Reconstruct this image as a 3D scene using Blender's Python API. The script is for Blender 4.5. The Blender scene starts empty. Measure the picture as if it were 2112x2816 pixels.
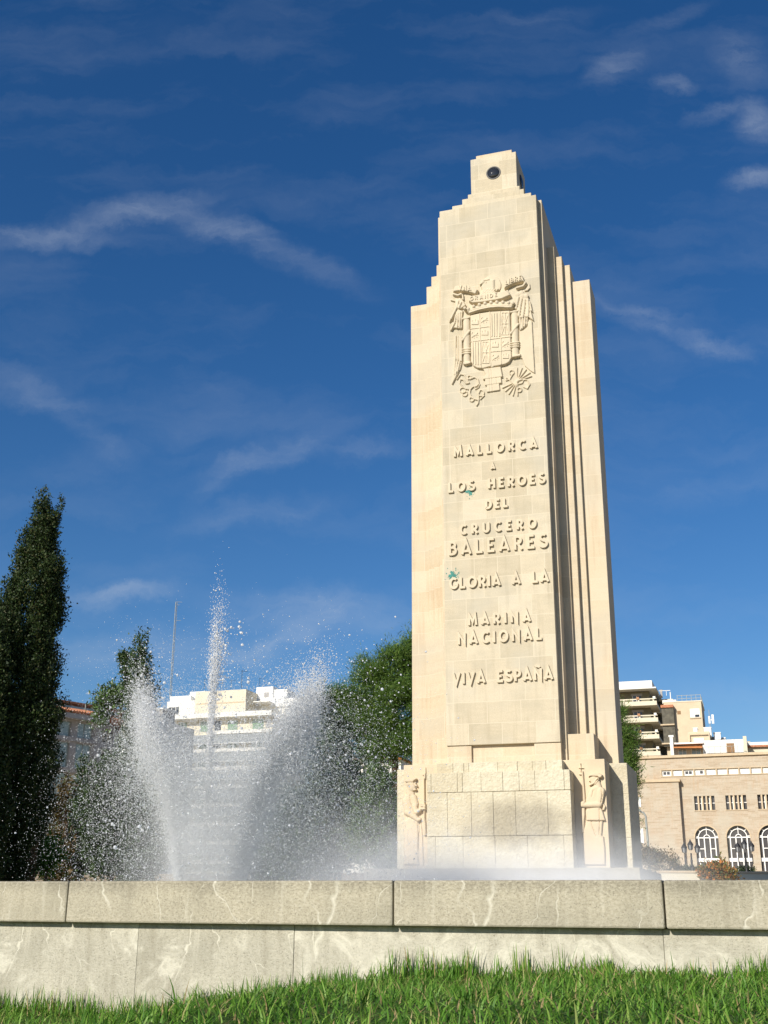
import bpy, math, random
import numpy as np
from mathutils import Matrix, Vector, Euler

random.seed(7)
rng = np.random.default_rng(11)
R = math.radians
sc = bpy.context.scene
col = sc.collection

# ------------------------------------------------------------------ camera
F_PX, PITCH, ROLL = 3142.05, 0.331331, 0.005054      # focal length in pixels of the 2112 x 2816 frame
cam = bpy.data.cameras.new("camera")
cam.sensor_fit = 'VERTICAL'
cam.sensor_height = 24.0
cam.sensor_width = 18.0
cam.lens = 24.0 * F_PX / 2816.0
cam.clip_start = 0.05
cam.clip_end = 3000
cam_o = bpy.data.objects.new("camera", cam)
cam_o.matrix_world = Matrix.Rotation(math.pi / 2 + PITCH, 4, 'X') @ Matrix.Rotation(ROLL, 4, 'Z')
col.objects.link(cam_o)
sc.camera = cam_o


def at(px, py, Y):
    """world point seen at a pixel of the photograph, Y metres ahead of the camera"""
    x, y = px - 1056, py - 1408
    c, s = math.cos(ROLL), math.sin(ROLL)
    x, y = x * c + y * s, -x * s + y * c
    d = (x, F_PX * math.cos(PITCH) + y * math.sin(PITCH), F_PX * math.sin(PITCH) - y * math.cos(PITCH))
    return Vector((d[0] / d[1] * Y, Y, d[2] / d[1] * Y))


# ------------------------------------------------------------------ world, sun, exposure
SUN_EL = R(29)
SUN_AZ = math.atan2(-0.612, -0.791)
world = bpy.data.worlds.new("World")
sc.world = world
world.use_nodes = True


def node(nt, typ, ins=None, **props):
    n = nt.nodes.new(typ)
    for k, v in props.items():
        setattr(n, k, v)
    for k, v in (ins or {}).items():
        s = n.inputs[k]
        if isinstance(v, bpy.types.NodeSocket):
            nt.links.new(v, s)
        elif isinstance(v, bpy.types.Node):
            nt.links.new(v.outputs[0], s)
        else:
            s.default_value = v
    return n


def math_n(nt, op, a, b=0.0, c=None, clamp=False):
    ins = {0: a, 1: b}
    if c is not None:
        ins[2] = c
    return node(nt, 'ShaderNodeMath', ins, operation=op, use_clamp=clamp).outputs[0]


def mix_c(nt, f, a, b, blend='MIX'):
    n = nt.nodes.new('ShaderNodeMix')
    n.data_type = 'RGBA'
    n.blend_type = blend
    for s, v in ((n.inputs[0], f), (n.inputs[6], a), (n.inputs[7], b)):
        if isinstance(v, bpy.types.NodeSocket):
            nt.links.new(v, s)
        else:
            s.default_value = v if not (isinstance(v, tuple) and len(v) == 3) else (*v, 1)
    return n.outputs[2]


def ramp(nt, fac, stops, interp='LINEAR'):
    n = node(nt, 'ShaderNodeValToRGB', {0: fac})
    cr = n.color_ramp
    cr.interpolation = interp
    while len(cr.elements) < len(stops):
        cr.elements.new(0.5)
    for e, (p, c) in zip(cr.elements, stops):
        e.position = p
        e.color = (c, c, c, 1) if isinstance(c, (int, float)) else (*c, 1)
    return n.outputs[0]


def build_world():
    nt = world.node_tree
    nt.nodes.clear()
    out = nt.nodes.new('ShaderNodeOutputWorld')
    bg = nt.nodes.new('ShaderNodeBackground')
    nt.links.new(bg.outputs[0], out.inputs[0])
    bg.inputs[1].default_value = 0.075
    sky = nt.nodes.new('ShaderNodeTexSky')
    sky.sky_type = 'NISHITA'
    sky.sun_disc = False
    sky.sun_elevation = SUN_EL
    sky.sun_rotation = SUN_AZ
    sky.altitude = 50
    sky.air_density = 1.0
    sky.dust_density = 0.6
    sky.ozone_density = 4.0
    hsv = node(nt, 'ShaderNodeHueSaturation', {'Hue': 0.506, 'Saturation': 1.27, 'Value': 1.04, 'Fac': 1.0, 'Color': sky.outputs[0]})
    # the clouds live on the sky itself: directions projected on a far plane ahead
    tc = nt.nodes.new('ShaderNodeTexCoord')
    sep = node(nt, 'ShaderNodeSeparateXYZ', {0: tc.outputs['Generated']})
    yy = math_n(nt, 'MAXIMUM', sep.outputs[1], 0.05)
    cx = math_n(nt, 'DIVIDE', sep.outputs[0], yy)
    cz = math_n(nt, 'DIVIDE', sep.outputs[2], yy)
    P = node(nt, 'ShaderNodeCombineXYZ', {0: cx, 1: cz, 2: 0.0}).outputs[0]
    wn = node(nt, 'ShaderNodeTexNoise', {'Vector': P, 'Scale': 9.0, 'Detail': 8.0, 'Roughness': 0.66})
    wv = node(nt, 'ShaderNodeVectorMath', {0: wn.outputs['Color'], 1: (0.5, 0.5, 0.5)}, operation='SUBTRACT').outputs[0]
    wv = node(nt, 'ShaderNodeVectorMath', {0: wv, 'Scale': 0.075}, operation='SCALE').outputs[0]
    Q = node(nt, 'ShaderNodeVectorMath', {0: P, 1: wv}, operation='ADD').outputs[0]
    acc = None
    # (pixel x, pixel y, half length, half width in pixels, tilt in degrees (+ rises to the right), strength)
    blobs = [(130, 655, 240, 60, -2, .45), (380, 585, 210, 75, 17, .55), (620, 635, 190, 75, -17, .55), (830, 720, 230, 75, -27, .28),
             (640, 1290, 130, 60, 42, .30), (800, 1230, 190, 60, 18, .34), (690, 1400, 240, 60, 12, .25), (1000, 1240, 160, 36, -2, .20),
             (330, 1625, 170, 50, 3, .72), (880, 1690, 270, 95, -6, .66), (760, 1770, 170, 50, 22, .55), (420, 1790, 360, 95, 0, .50),
             (1680, 190, 110, 75, 25, .50), (1865, 225, 70, 50, -15, .52), (2050, 160, 100, 130, -50, .40), (2080, 330, 90, 120, -50, .62),
             (2085, 500, 90, 60, 10, .62), (1960, 300, 90, 45, 30, .42), (1830, 55, 150, 55, 25, .25), (1500, 40, 190, 50, 5, .16),
             (1800, 880, 160, 60, -17, .42), (1990, 955, 110, 50, -17, .55), (1720, 830, 190, 36, -17, .25), (60, 1060, 260, 75, -22, .24),
             (200, 1150, 230, 60, -38, .18), (640, 1100, 230, 110, -10, .10), (1900, 1350, 300, 75, 12, .12), (300, 1250, 340, 75, 20, .13),
             (2000, 1930, 300, 70, 3, .14), (330, 120, 330, 150, 10, .05)]
    for (px, py, a, b, ang, st) in blobs:
        c = at(px, py, 1.0)
        k = 1.0 / 3322 * 1.15
        m = node(nt, 'ShaderNodeMapping', {0: Q, 1: (c.x, c.z, 0), 2: (0, 0, R(ang)), 3: (a * k * 0.95, b * k * 0.62, 1)}, vector_type='TEXTURE')
        ln = node(nt, 'ShaderNodeVectorMath', {0: m.outputs[0]}, operation='LENGTH').outputs['Value']
        mr = node(nt, 'ShaderNodeMapRange', {0: ln, 1: 1.5, 2: 0.0, 3: 0.0, 4: st * 0.47}, interpolation_type='SMOOTHSTEP').outputs[0]
        acc = mr if acc is None else math_n(nt, 'ADD', acc, mr)
    m1 = node(nt, 'ShaderNodeMapping', {0: Q, 2: (0, 0, R(14)), 3: (16, 46, 1)})
    fine = node(nt, 'ShaderNodeTexNoise', {'Vector': m1.outputs[0], 'Scale': 1.0, 'Detail': 9.0, 'Roughness': 0.68, 'Distortion': 0.4})
    fine = node(nt, 'ShaderNodeMapRange', {0: fine.outputs[0], 1: 0.25, 2: 0.75, 3: 0.15, 4: 1.35}).outputs[0]
    m2 = node(nt, 'ShaderNodeMapping', {0: Q, 2: (0, 0, R(-14)), 3: (4.0, 13, 1)})
    thin = node(nt, 'ShaderNodeTexNoise', {'Vector': m2.outputs[0], 'Scale': 1.0, 'Detail': 6.0, 'Roughness': 0.6})
    thin = node(nt, 'ShaderNodeMapRange', {0: thin.outputs[0], 1: 0.47, 2: 0.80, 3: 0.0, 4: 0.11}).outputs[0]
    cl = math_n(nt, 'ADD', math_n(nt, 'MULTIPLY', acc, fine), thin, clamp=True)
    cl = math_n(nt, 'MULTIPLY', cl, 0.85)
    c2 = mix_c(nt, cl, hsv.outputs[0], (5.6, 6.3, 7.4))
    nt.links.new(c2, bg.inputs[0])


build_world()
sun = bpy.data.lights.new("sun", 'SUN')
sun.energy = 4.6
sun.angle = R(0.53)
sun.color = (1.0, 0.94, 0.84)
sun_o = bpy.data.objects.new("sun", sun)
sd = Vector((math.sin(SUN_AZ) * math.cos(SUN_EL), math.cos(SUN_AZ) * math.cos(SUN_EL), math.sin(SUN_EL)))
sun_o.rotation_euler = sd.to_track_quat('Z', 'Y').to_euler()
sun_o.location = (-20, -25, 30)
col.objects.link(sun_o)
sc.view_settings.view_transform = 'Standard'
sc.view_settings.look = 'None'
sc.view_settings.gamma = 1.0
sc.view_settings.exposure = 0.35
sc.cycles.max_bounces = 12
sc.cycles.diffuse_bounces = 8
sc.cycles.transparent_max_bounces = 12


# ------------------------------------------------------------------ mesh helpers
def tag(o, label=None, cat=None, group=None, kind=None):
    if label: o['label'] = label
    if cat: o['category'] = cat
    if group: o['group'] = group
    if kind: o['kind'] = kind
    return o


def empty(name, loc=(0, 0, 0), rz=0.0, label=None, cat=None, group=None):
    o = bpy.data.objects.new(name, None)
    o.empty_display_size = 0.3
    o.location = loc
    o.rotation_euler = (0, 0, rz)
    col.objects.link(o)
    return tag(o, label, cat, group)


def link(name, me, m, parent=None, loc=None, rz=None):
    o = bpy.data.objects.new(name, me)
    if m is not None and not me.materials:
        for mm in (m if isinstance(m, (list, tuple)) else [m]):
            me.materials.append(mm)
    if parent is not None:
        o.parent = parent
    if loc is not None:
        o.location = loc
    if rz is not None:
        o.rotation_euler = (0, 0, rz)
    col.objects.link(o)
    return o


def copy_tree(o, parent=None):
    c = o.copy()
    col.objects.link(c)
    if parent is not None:
        c.parent = parent
    for ch in list(o.children):
        copy_tree(ch, c)
    return c


class MB:
    def __init__(s):
        s.v = []
        s.f = []

    def add(s, vs, fs):
        n = len(s.v)
        s.v += [tuple(p) for p in vs]
        s.f += [tuple(i + n for i in q) for q in fs]
        return s

    def box(s, x0, x1, y0, y1, z0, z1):
        return s.add([(x0, y0, z0), (x1, y0, z0), (x1, y1, z0), (x0, y1, z0), (x0, y0, z1), (x1, y0, z1), (x1, y1, z1), (x0, y1, z1)],
                     [(0, 3, 2, 1), (4, 5, 6, 7), (0, 1, 5, 4), (1, 2, 6, 5), (2, 3, 7, 6), (3, 0, 4, 7)])

    def prism(s, pts, y0, y1):
        """polygon given in (x, z), thick from y0 (front) to y1 (back)"""
        n = len(pts)
        a = sum(pts[i][0] * pts[(i + 1) % n][1] - pts[(i + 1) % n][0] * pts[i][1] for i in range(n))
        if a < 0: pts = pts[::-1]
        vs = [(x, y0, z) for x, z in pts] + [(x, y1, z) for x, z in pts]
        fs = [tuple(range(n)), tuple(range(2 * n - 1, n - 1, -1))]
        fs += [(i + n, (i + 1) % n + n, (i + 1) % n, i) for i in range(n)]
        return s.add(vs, fs)

    def ribbon(s, pts, w, y0, y1, closed=False):
        """stroke of width w along (x, z) points, mitred, thick from y0 to y1"""
        n = len(pts)
        L, Rr = [], []
        for i in range(n):
            p = Vector(pts[i])
            a = Vector(pts[(i - 1) % n]) if (i > 0 or closed) else None
            b = Vector(pts[(i + 1) % n]) if (i < n - 1 or closed) else None
            d1 = (p - a).normalized() if a is not None else None
            d2 = (b - p).normalized() if b is not None else None
            d1 = d1 if d1 is not None else d2
            d2 = d2 if d2 is not None else d1
            nm = Vector((-d1.y - d2.y, d1.x + d2.x))
            nm.normalize()
            k = w / 2 / max(0.35, nm.dot(Vector((-d1.y, d1.x))))
            L.append(p + nm * k)
            Rr.append(p - nm * k)
        vs = [(q.x, y0, q.y) for q in L] + [(q.x, y0, q.y) for q in Rr] + [(q.x, y1, q.y) for q in L] + [(q.x, y1, q.y) for q in Rr]
        fs = []
        m = n if closed else n - 1
        for i in range(m):
            j = (i + 1) % n
            fs += [(i, n + i, n + j, j), (i, j, 2 * n + j, 2 * n + i), (n + j, n + i, 3 * n + i, 3 * n + j)]
        if not closed:
            fs += [(0, 2 * n, 3 * n, n), (n - 1, 2 * n - 1, 4 * n - 1, 3 * n - 1)]
        return s.add(vs, fs)

    def tube(s, pts, radii, seg=8, cap=True):
        n0 = len(s.v)
        pts = [Vector(p) for p in pts]
        if not isinstance(radii, (list, tuple)): radii = [radii] * len(pts)
        for i, p in enumerate(pts):
            d = (pts[min(i + 1, len(pts) - 1)] - pts[max(i - 1, 0)]).normalized()
            u = d.cross(Vector((0.31, 0.95, 0.05))).normalized()
            w = d.cross(u)
            for k in range(seg):
                a = 2 * math.pi * k / seg
                s.v.append(tuple(p + (u * math.cos(a) + w * math.sin(a)) * radii[i]))
        for i in range(len(pts) - 1):
            for k in range(seg):
                a = n0 + i * seg + k
                b = n0 + i * seg + (k + 1) % seg
                s.f.append((a, b, b + seg, a + seg))
        if cap:
            s.f.append(tuple(n0 + k for k in range(seg))[::-1])
            e = n0 + (len(pts) - 1) * seg
            s.f.append(tuple(e + k for k in range(seg)))
        return s

    def lathe(s, prof, c=(0, 0, 0), seg=16):
        n0 = len(s.v)
        for r, z in prof:
            for k in range(seg):
                a = 2 * math.pi * (k + .5) / seg
                s.v.append((c[0] + r * math.cos(a), c[1] + r * math.sin(a), c[2] + z))
        for i in range(len(prof) - 1):
            for k in range(seg):
                a = n0 + i * seg + k
                b = n0 + i * seg + (k + 1) % seg
                s.f.append((a, b, b + seg, a + seg))
        s.f.append(tuple(n0 + k for k in range(seg))[::-1])
        e = n0 + (len(prof) - 1) * seg
        s.f.append(tuple(e + k for k in range(seg)))
        return s

    def build(s, name, m, parent=None, bevel=0.0, smooth=False, loc=None, rz=None):
        me = bpy.data.meshes.new(name)
        me.from_pydata(s.v, [], s.f)
        if smooth:
            me.polygons.foreach_set('use_smooth', [True] * len(me.polygons))
        me.update()
        o = link(name, me, m, parent, loc, rz)
        if bevel:
            b = o.modifiers.new('bevel', 'BEVEL')
            b.width = bevel
            b.segments = 2
            b.limit_method = 'ANGLE'
        return o


def np_mesh(name, V, F, m, parent=None, smooth=False):
    """V (n,3), F (k,c) numpy arrays -> object"""
    me = bpy.data.meshes.new(name)
    k, c = F.shape
    me.vertices.add(len(V))
    me.vertices.foreach_set('co', np.ascontiguousarray(V, dtype=np.float32).ravel())
    me.loops.add(k * c)
    me.loops.foreach_set('vertex_index', np.ascontiguousarray(F, dtype=np.int32).ravel())
    me.polygons.add(k)
    me.polygons.foreach_set('loop_start', np.arange(0, k * c, c, dtype=np.int32))
    me.polygons.foreach_set('loop_total', np.full(k, c, dtype=np.int32))
    if smooth:
        me.polygons.foreach_set('use_smooth', np.ones(k, dtype=bool))
    me.update(calc_edges=True)
    me.validate()
    return link(name, me, m, parent)


# ------------------------------------------------------------------ materials
def new_mat(name, rough=0.8, spec=0.3):
    m = bpy.data.materials.new(name)
    m.use_nodes = True
    b = m.node_tree.nodes['Principled BSDF']
    b.inputs['Roughness'].default_value = rough
    b.inputs['Specular IOR Level'].default_value = spec
    return m, m.node_tree, b


def plain(name, c, rough=0.7, spec=0.3, metal=0.0, var=0.10, scale=3.0, bump=0.0, bscale=60.0):
    m, nt, b = new_mat(name, rough, spec)
    b.inputs['Metallic'].default_value = metal
    tc = nt.nodes.new('ShaderNodeTexCoord')
    n = node(nt, 'ShaderNodeTexNoise', {'Vector': tc.outputs['Object'], 'Scale': scale, 'Detail': 6.0, 'Roughness': 0.6})
    lo = tuple(max(0, x * (1 - var * 1.6)) for x in c)
    hi = tuple(min(1, x * (1 + var)) for x in c)
    nt.links.new(ramp(nt, n.outputs[0], [(0.3, lo), (0.7, hi)]), b.inputs['Base Color'])
    if bump:
        n2 = node(nt, 'ShaderNodeTexNoise', {'Vector': tc.outputs['Object'], 'Scale': bscale, 'Detail': 4.0})
        bp = node(nt, 'ShaderNodeBump', {'Strength': bump, 'Distance': 0.02, 'Height': n2.outputs[0]})
        nt.links.new(bp.outputs[0], b.inputs['Normal'])
    return m


def ashlar(name, cols, bw, bh, mortar, mcol, dirt=(0.20, 0.17, 0.12), dirt_amt=0.5, bump=0.15, grain=40.0, seed=0.0, squash=1.0, offx=0.0, offz=0.0, wander=0.0):
    m, nt, b = new_mat(name, 0.85, 0.2)
    tc = nt.nodes.new('ShaderNodeTexCoord')
    sep = node(nt, 'ShaderNodeSeparateXYZ', {0: tc.outputs['Object']})
    h = math_n(nt, 'ADD', math_n(nt, 'ADD', sep.outputs[0], sep.outputs[1]), offx)
    zz = math_n(nt, 'ADD', sep.outputs[2], offz)
    P = node(nt, 'ShaderNodeCombineXYZ', {0: h, 1: zz, 2: seed}).outputs[0]
    br = node(nt, 'ShaderNodeTexBrick', {'Vector': P, 'Color1': (0, 0, 0, 1), 'Color2': (1, 1, 1, 1), 'Mortar': (0.5, 0.5, 0.5, 1), 'Scale': 1.0,
                                       'Mortar Size': mortar, 'Mortar Smooth': 0.2, 'Bias': 0.0, 'Brick Width': bw, 'Row Height': bh})
    br.offset = 0.43
    br.squash = squash
    br.squash_frequency = 3
    n1 = node(nt, 'ShaderNodeTexNoise', {'Vector': P, 'Scale': 1.3, 'Detail': 6.0, 'Roughness': 0.62})
    n2 = node(nt, 'ShaderNodeTexNoise', {'Vector': tc.outputs['Object'], 'Scale': grain, 'Detail': 5.0, 'Roughness': 0.7})
    # veins in the stone: a strongly stretched noise, turned differently in every block
    mp = node(nt, 'ShaderNodeMapping', {0: P, 2: (0, 0, 0.5), 3: (0.9, 5.0, 1.0)})
    nv = node(nt, 'ShaderNodeTexNoise', {'Vector': mp.outputs[0], 'Scale': 1.6, 'Detail': 4.0, 'Distortion': 1.2})
    f = math_n(nt, 'MULTIPLY_ADD', br.outputs[0], 0.55, math_n(nt, 'MULTIPLY', nv.outputs[0], 0.45))
    base = ramp(nt, f, [(0.18, cols[0]), (0.5, cols[1]), (0.85, cols[2])])
    g = ramp(nt, n2.outputs[0], [(0.25, 0.80), (0.70, 1.06)])
    base = mix_c(nt, 1.0, base, g, 'MULTIPLY')
    st = ramp(nt, n1.outputs[0], [(0.47, 0.0), (0.75, dirt_amt)])
    mk = node(nt, 'ShaderNodeMapping', {0: P, 3: (7.0, 0.45, 1.0)})
    nk = node(nt, 'ShaderNodeTexNoise', {'Vector': mk.outputs[0], 'Scale': 1.0, 'Detail': 5.0, 'Roughness': 0.6})
    sk = ramp(nt, nk.outputs[0], [(0.52, 0.0), (0.72, 0.50)])
    base = mix_c(nt, sk, base, (dirt[0] * 1.05, dirt[1] * 0.98, dirt[2] * 0.9))
    mg = node(nt, 'ShaderNodeTexNoise', {'Vector': P, 'Scale': 0.55, 'Detail': 3.0})
    base = mix_c(nt, ramp(nt, mg.outputs[0], [(0.48, 0.0), (0.62, 0.50)]), base, (0.455, 0.425, 0.345))
    base = mix_c(nt, st, base, dirt)
    base = mix_c(nt, math_n(nt, 'MULTIPLY', br.outputs['Fac'], 0.75), base, mcol)
    nt.links.new(base, b.inputs['Base Color'])
    hh = math_n(nt, 'ADD', math_n(nt, 'MULTIPLY', br.outputs['Fac'], -0.6), math_n(nt, 'MULTIPLY', n2.outputs[0], 0.6))
    bp = node(nt, 'ShaderNodeBump', {'Strength': bump, 'Distance': 0.02, 'Height': hh})
    nt.links.new(bp.outputs[0], b.inputs['Normal'])
    return m


def rough_stone(name, c0, c1, bump=0.8, scale=9.0, dirt=0.5, stain=None):
    m, nt, b = new_mat(name, 0.9, 0.15)
    tc = nt.nodes.new('ShaderNodeTexCoord')
    O = tc.outputs['Object']
    n1 = node(nt, 'ShaderNodeTexNoise', {'Vector': O, 'Scale': 1.1, 'Detail': 5.0, 'Roughness': 0.6})
    n2 = node(nt, 'ShaderNodeTexNoise', {'Vector': O, 'Scale': scale, 'Detail': 8.0, 'Roughness': 0.65})
    v = node(nt, 'ShaderNodeTexVoronoi', {'Vector': O, 'Scale': scale * 1.7})
    base = ramp(nt, n2.outputs[0], [(0.28, c0), (0.66, c1)])
    st = ramp(nt, n1.outputs[0], [(0.46, 0.0), (0.72, dirt)])
    base = mix_c(nt, st, base, (0.40, 0.33, 0.21))
    gi = nt.nodes.new('ShaderNodeNewGeometry')
    base = mix_c(nt, ramp(nt, gi.outputs['Random Per Island'], [(0.0, 0.0), (1.0, 0.40)]), base, (0.50, 0.43, 0.29))
    if stain is not None:       # a soot and damp patch of its own on the block
        mp = node(nt, 'ShaderNodeMapping', {0: O, 1: stain[0], 3: stain[1]}, vector_type='TEXTURE')
        wob = node(nt, 'ShaderNodeVectorMath', {0: node(nt, 'ShaderNodeTexNoise', {'Vector': O, 'Scale': 2.5, 'Detail': 5.0}).outputs['Color'], 'Scale': 1.1}, operation='SCALE')
        pv = node(nt, 'ShaderNodeVectorMath', {0: mp.outputs[0], 1: wob.outputs[0]}, operation='ADD')
        pv = node(nt, 'ShaderNodeVectorMath', {0: pv.outputs[0], 1: (0.55, 0.55, 0.55)}, operation='SUBTRACT')
        ln = node(nt, 'ShaderNodeVectorMath', {0: pv.outputs[0]}, operation='LENGTH').outputs['Value']
        fm = node(nt, 'ShaderNodeMapRange', {0: ln, 1: 1.15, 2: 0.45, 3: 0.0, 4: 1.0}, interpolation_type='SMOOTHSTEP').outputs[0]
        fm = math_n(nt, 'MULTIPLY', fm, ramp(nt, n2.outputs[0], [(0.35, 0.5), (0.65, 1.0)]))
        base = mix_c(nt, fm, base, (0.30, 0.265, 0.195))
    nt.links.new(base, b.inputs['Base Color'])
    hh = math_n(nt, 'ADD', n2.outputs[0], math_n(nt, 'MULTIPLY', v.outputs[0], 0.35))
    bp = node(nt, 'ShaderNodeBump', {'Strength': bump, 'Distance': 0.06, 'Height': hh})
    nt.links.new(bp.outputs[0], b.inputs['Normal'])
    return m


def wall_stone(name, c0, c1, vein_amt, blotch):
    """weathered limestone of the basin: grain, pale calcite veins, dark top edge"""
    m, nt, b = new_mat(name, 0.88, 0.2)
    tc = nt.nodes.new('ShaderNodeTexCoord')
    O = tc.outputs['Object']
    oi = nt.nodes.new('ShaderNodeObjectInfo')
    off = node(nt, 'ShaderNodeVectorMath', {0: O, 1: node(nt, 'ShaderNodeCombineXYZ', {0: math_n(nt, 'MULTIPLY', oi.outputs['Random'], 37.0)}).outputs[0]}, operation='ADD').outputs[0]
    n1 = node(nt, 'ShaderNodeTexNoise', {'Vector': off, 'Scale': 1.7, 'Detail': 7.0, 'Roughness': 0.6})
    mpg = node(nt, 'ShaderNodeMapping', {0: off, 3: (48, 48, 75)})
    n2 = node(nt, 'ShaderNodeTexNoise', {'Vector': mpg.outputs[0], 'Scale': 1.0, 'Detail': 6.0, 'Roughness': 0.75})
    base = ramp(nt, n2.outputs[0], [(0.28, c0), (0.68, c1)])
    pit = ramp(nt, node(nt, 'ShaderNodeTexNoise', {'Vector': off, 'Scale': 130.0, 'Detail': 2.0}).outputs[0], [(0.30, 0.55), (0.42, 1.0)])
    base = mix_c(nt, 1.0, base, pit, 'MULTIPLY')
    base = mix_c(nt, ramp(nt, n1.outputs[0], [(0.40, 0.0), (0.68, 0.5)]), base, (0.25, 0.235, 0.18))
    szz = node(nt, 'ShaderNodeSeparateXYZ', {0: O}).outputs[2]
    tp = node(nt, 'ShaderNodeMapRange', {0: math_n(nt, 'MULTIPLY_ADD', n1.outputs[0], 0.16, szz), 1: 0.13, 2: 0.235, 3: 0.0, 4: 0.75}).outputs[0]
    base = mix_c(nt, math_n(nt, 'MULTIPLY', tp, ramp(nt, n2.outputs[0], [(0.35, 1.0), (0.62, 0.25)])), base, (0.13, 0.115, 0.085))
    dr = node(nt, 'ShaderNodeMapping', {0: off, 3: (11, 11, 0.9)})
    dn = node(nt, 'ShaderNodeTexNoise', {'Vector': dr.outputs[0], 'Scale': 1.0, 'Detail': 5.0, 'Roughness': 0.65})
    base = mix_c(nt, ramp(nt, dn.outputs[0], [(0.52, 0.0), (0.72, 0.45)]), base, (0.22, 0.195, 0.14))
    base = mix_c(nt, ramp(nt, dn.outputs[0], [(0.28, 0.40), (0.44, 0.0)]), base, (0.62, 0.585, 0.475))
    # veins: near-vertical thin pale lines with a wander, some of them branching
    wob = node(nt, 'ShaderNodeTexNoise', {'Vector': off, 'Scale': 2.3, 'Detail': 4.0, 'Roughness': 0.5})
    wv = node(nt, 'ShaderNodeVectorMath', {0: wob.outputs['Color'], 'Scale': 0.55}, operation='SCALE')
    Pv = node(nt, 'ShaderNodeVectorMath', {0: off, 1: wv.outputs[0]}, operation='ADD')
    acc = None
    for (rot, sx, sz, th, seed) in ((0.12, 1.5, 0.35, 0.0075, 3.1), (-0.5, 1.1, 0.5, 0.005, 8.4), (1.2, 1.3, 0.7, 0.004, 5.7)):
        mp = node(nt, 'ShaderNodeMapping', {0: Pv.outputs[0], 1: (seed, seed, seed), 2: (0, rot, 0), 3: (sx, 0.01, sz)})
        v = node(nt, 'ShaderNodeTexVoronoi', {'Vector': mp.outputs[0], 'Scale': 1.0}, feature='DISTANCE_TO_EDGE')
        thick = math_n(nt, 'MULTIPLY', wob.outputs[0], th * 2.0)
        ln = node(nt, 'ShaderNodeMapRange', {0: v.outputs['Distance'], 1: 0.0, 2: thick, 3: 1.0, 4: 0.0}).outputs[0]
        gate = ramp(nt, node(nt, 'ShaderNodeTexNoise', {'Vector': off, 'Scale': 1.9 + seed * .2, 'Detail': 2.0}).outputs[0], [(0.46, 0.0), (0.56, 1.0)])
        ln = math_n(nt, 'MULTIPLY', ln, gate)
        acc = ln if acc is None else math_n(nt, 'MAXIMUM', acc, ln)
    acc = math_n(nt, 'MULTIPLY', acc, vein_amt)
    if blotch:      # broad pale patches where the surface has come away
        nb = node(nt, 'ShaderNodeTexNoise', {'Vector': Pv.outputs[0], 'Scale': 1.9, 'Detail': 8.0, 'Roughness': 0.62, 'Distortion': 1.6})
        bl = ramp(nt, nb.outputs[0], [(0.47, 0.0), (0.56, blotch * 0.45), (0.62, blotch), (0.68, blotch * 0.3), (0.76, blotch * 0.8)])
        acc = math_n(nt, 'MAXIMUM', acc, bl)
    base = mix_c(nt, acc, base, (0.64, 0.61, 0.50))
    nt.links.new(base, b.inputs['Base Color'])
    hh = math_n(nt, 'ADD', n2.outputs[0], math_n(nt, 'MULTIPLY', acc, -0.5))
    bp = node(nt, 'ShaderNodeBump', {'Strength': 0.55, 'Distance': 0.008, 'Height': hh})
    nt.links.new(bp.outputs[0], b.inputs['Normal'])
    return m


def leaf_mat(name, dark, light, tr=0.25, tip=None):
    m, nt, b = new_mat(name, 0.55, 0.25)
    g = nt.nodes.new('ShaderNodeNewGeometry')
    stops = [(0.0, dark), (0.75, light)] + ([(0.97, tip)] if tip else [])
    c = ramp(nt, g.outputs['Random Per Island'], stops)
    nt.links.new(c, b.inputs['Base Color'])
    t = node(nt, 'ShaderNodeBsdfTranslucent', {0: c})
    mx = node(nt, 'ShaderNodeMixShader', {0: tr, 1: b.outputs[0], 2: t.outputs[0]})
    nt.links.new(mx.outputs[0], nt.nodes['Material Output'].inputs[0])
    return m


def glass_mat(name, c=(0.03, 0.035, 0.045), rough=0.08):
    m, nt, b = new_mat(name, rough, 0.6)
    b.inputs['Base Color'].default_value = (*c, 1)
    return m


def spray_mat(name, c, tr=0.45, gloss=0.0):
    m, nt, b = new_mat(name, 0.5, 0.3)
    d = node(nt, 'ShaderNodeBsdfDiffuse', {0: (*c, 1)})
    t = node(nt, 'ShaderNodeBsdfTranslucent', {0: (*c, 1)})
    mx = node(nt, 'ShaderNodeMixShader', {0: tr, 1: d.outputs[0], 2: t.outputs[0]})
    if gloss:
        gl = node(nt, 'ShaderNodeBsdfGlass', {'Color': (1, 1, 1, 1), 'Roughness': 0.05, 'IOR': 1.33})
        mx = node(nt, 'ShaderNodeMixShader', {0: gloss, 1: mx.outputs[0], 2: gl.outputs[0]})
    nt.links.new(mx.outputs[0], nt.nodes['Material Output'].inputs[0])
    return m


M = {}
M['shaft'] = ashlar('sandstone_ashlar', [(0.49, 0.425, 0.305), (0.57, 0.495, 0.36), (0.605, 0.535, 0.405)], 0.78, 0.49, 0.008, (0.60, 0.53, 0.40), dirt=(0.34, 0.31, 0.23), dirt_amt=0.45, bump=0.12, squash=0.72)
M['wing'] = ashlar('sandstone_ashlar_warm', [(0.545, 0.45, 0.31), (0.60, 0.505, 0.36), (0.625, 0.535, 0.40)], 0.86, 0.53, 0.007, (0.60, 0.52, 0.39), dirt=(0.40, 0.30, 0.20), dirt_amt=0.25, bump=0.12, squash=0.8, seed=3.3, offx=0.31)
M['carved'] = plain('carved_sandstone', (0.58, 0.50, 0.365), 0.85, 0.2, var=0.06, scale=2.0, bump=0.15, bscale=35)
M['figure'] = plain('figure_sandstone', (0.60, 0.495, 0.345), 0.85, 0.2, var=0.07, scale=1.5, bump=0.2, bscale=30)
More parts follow.
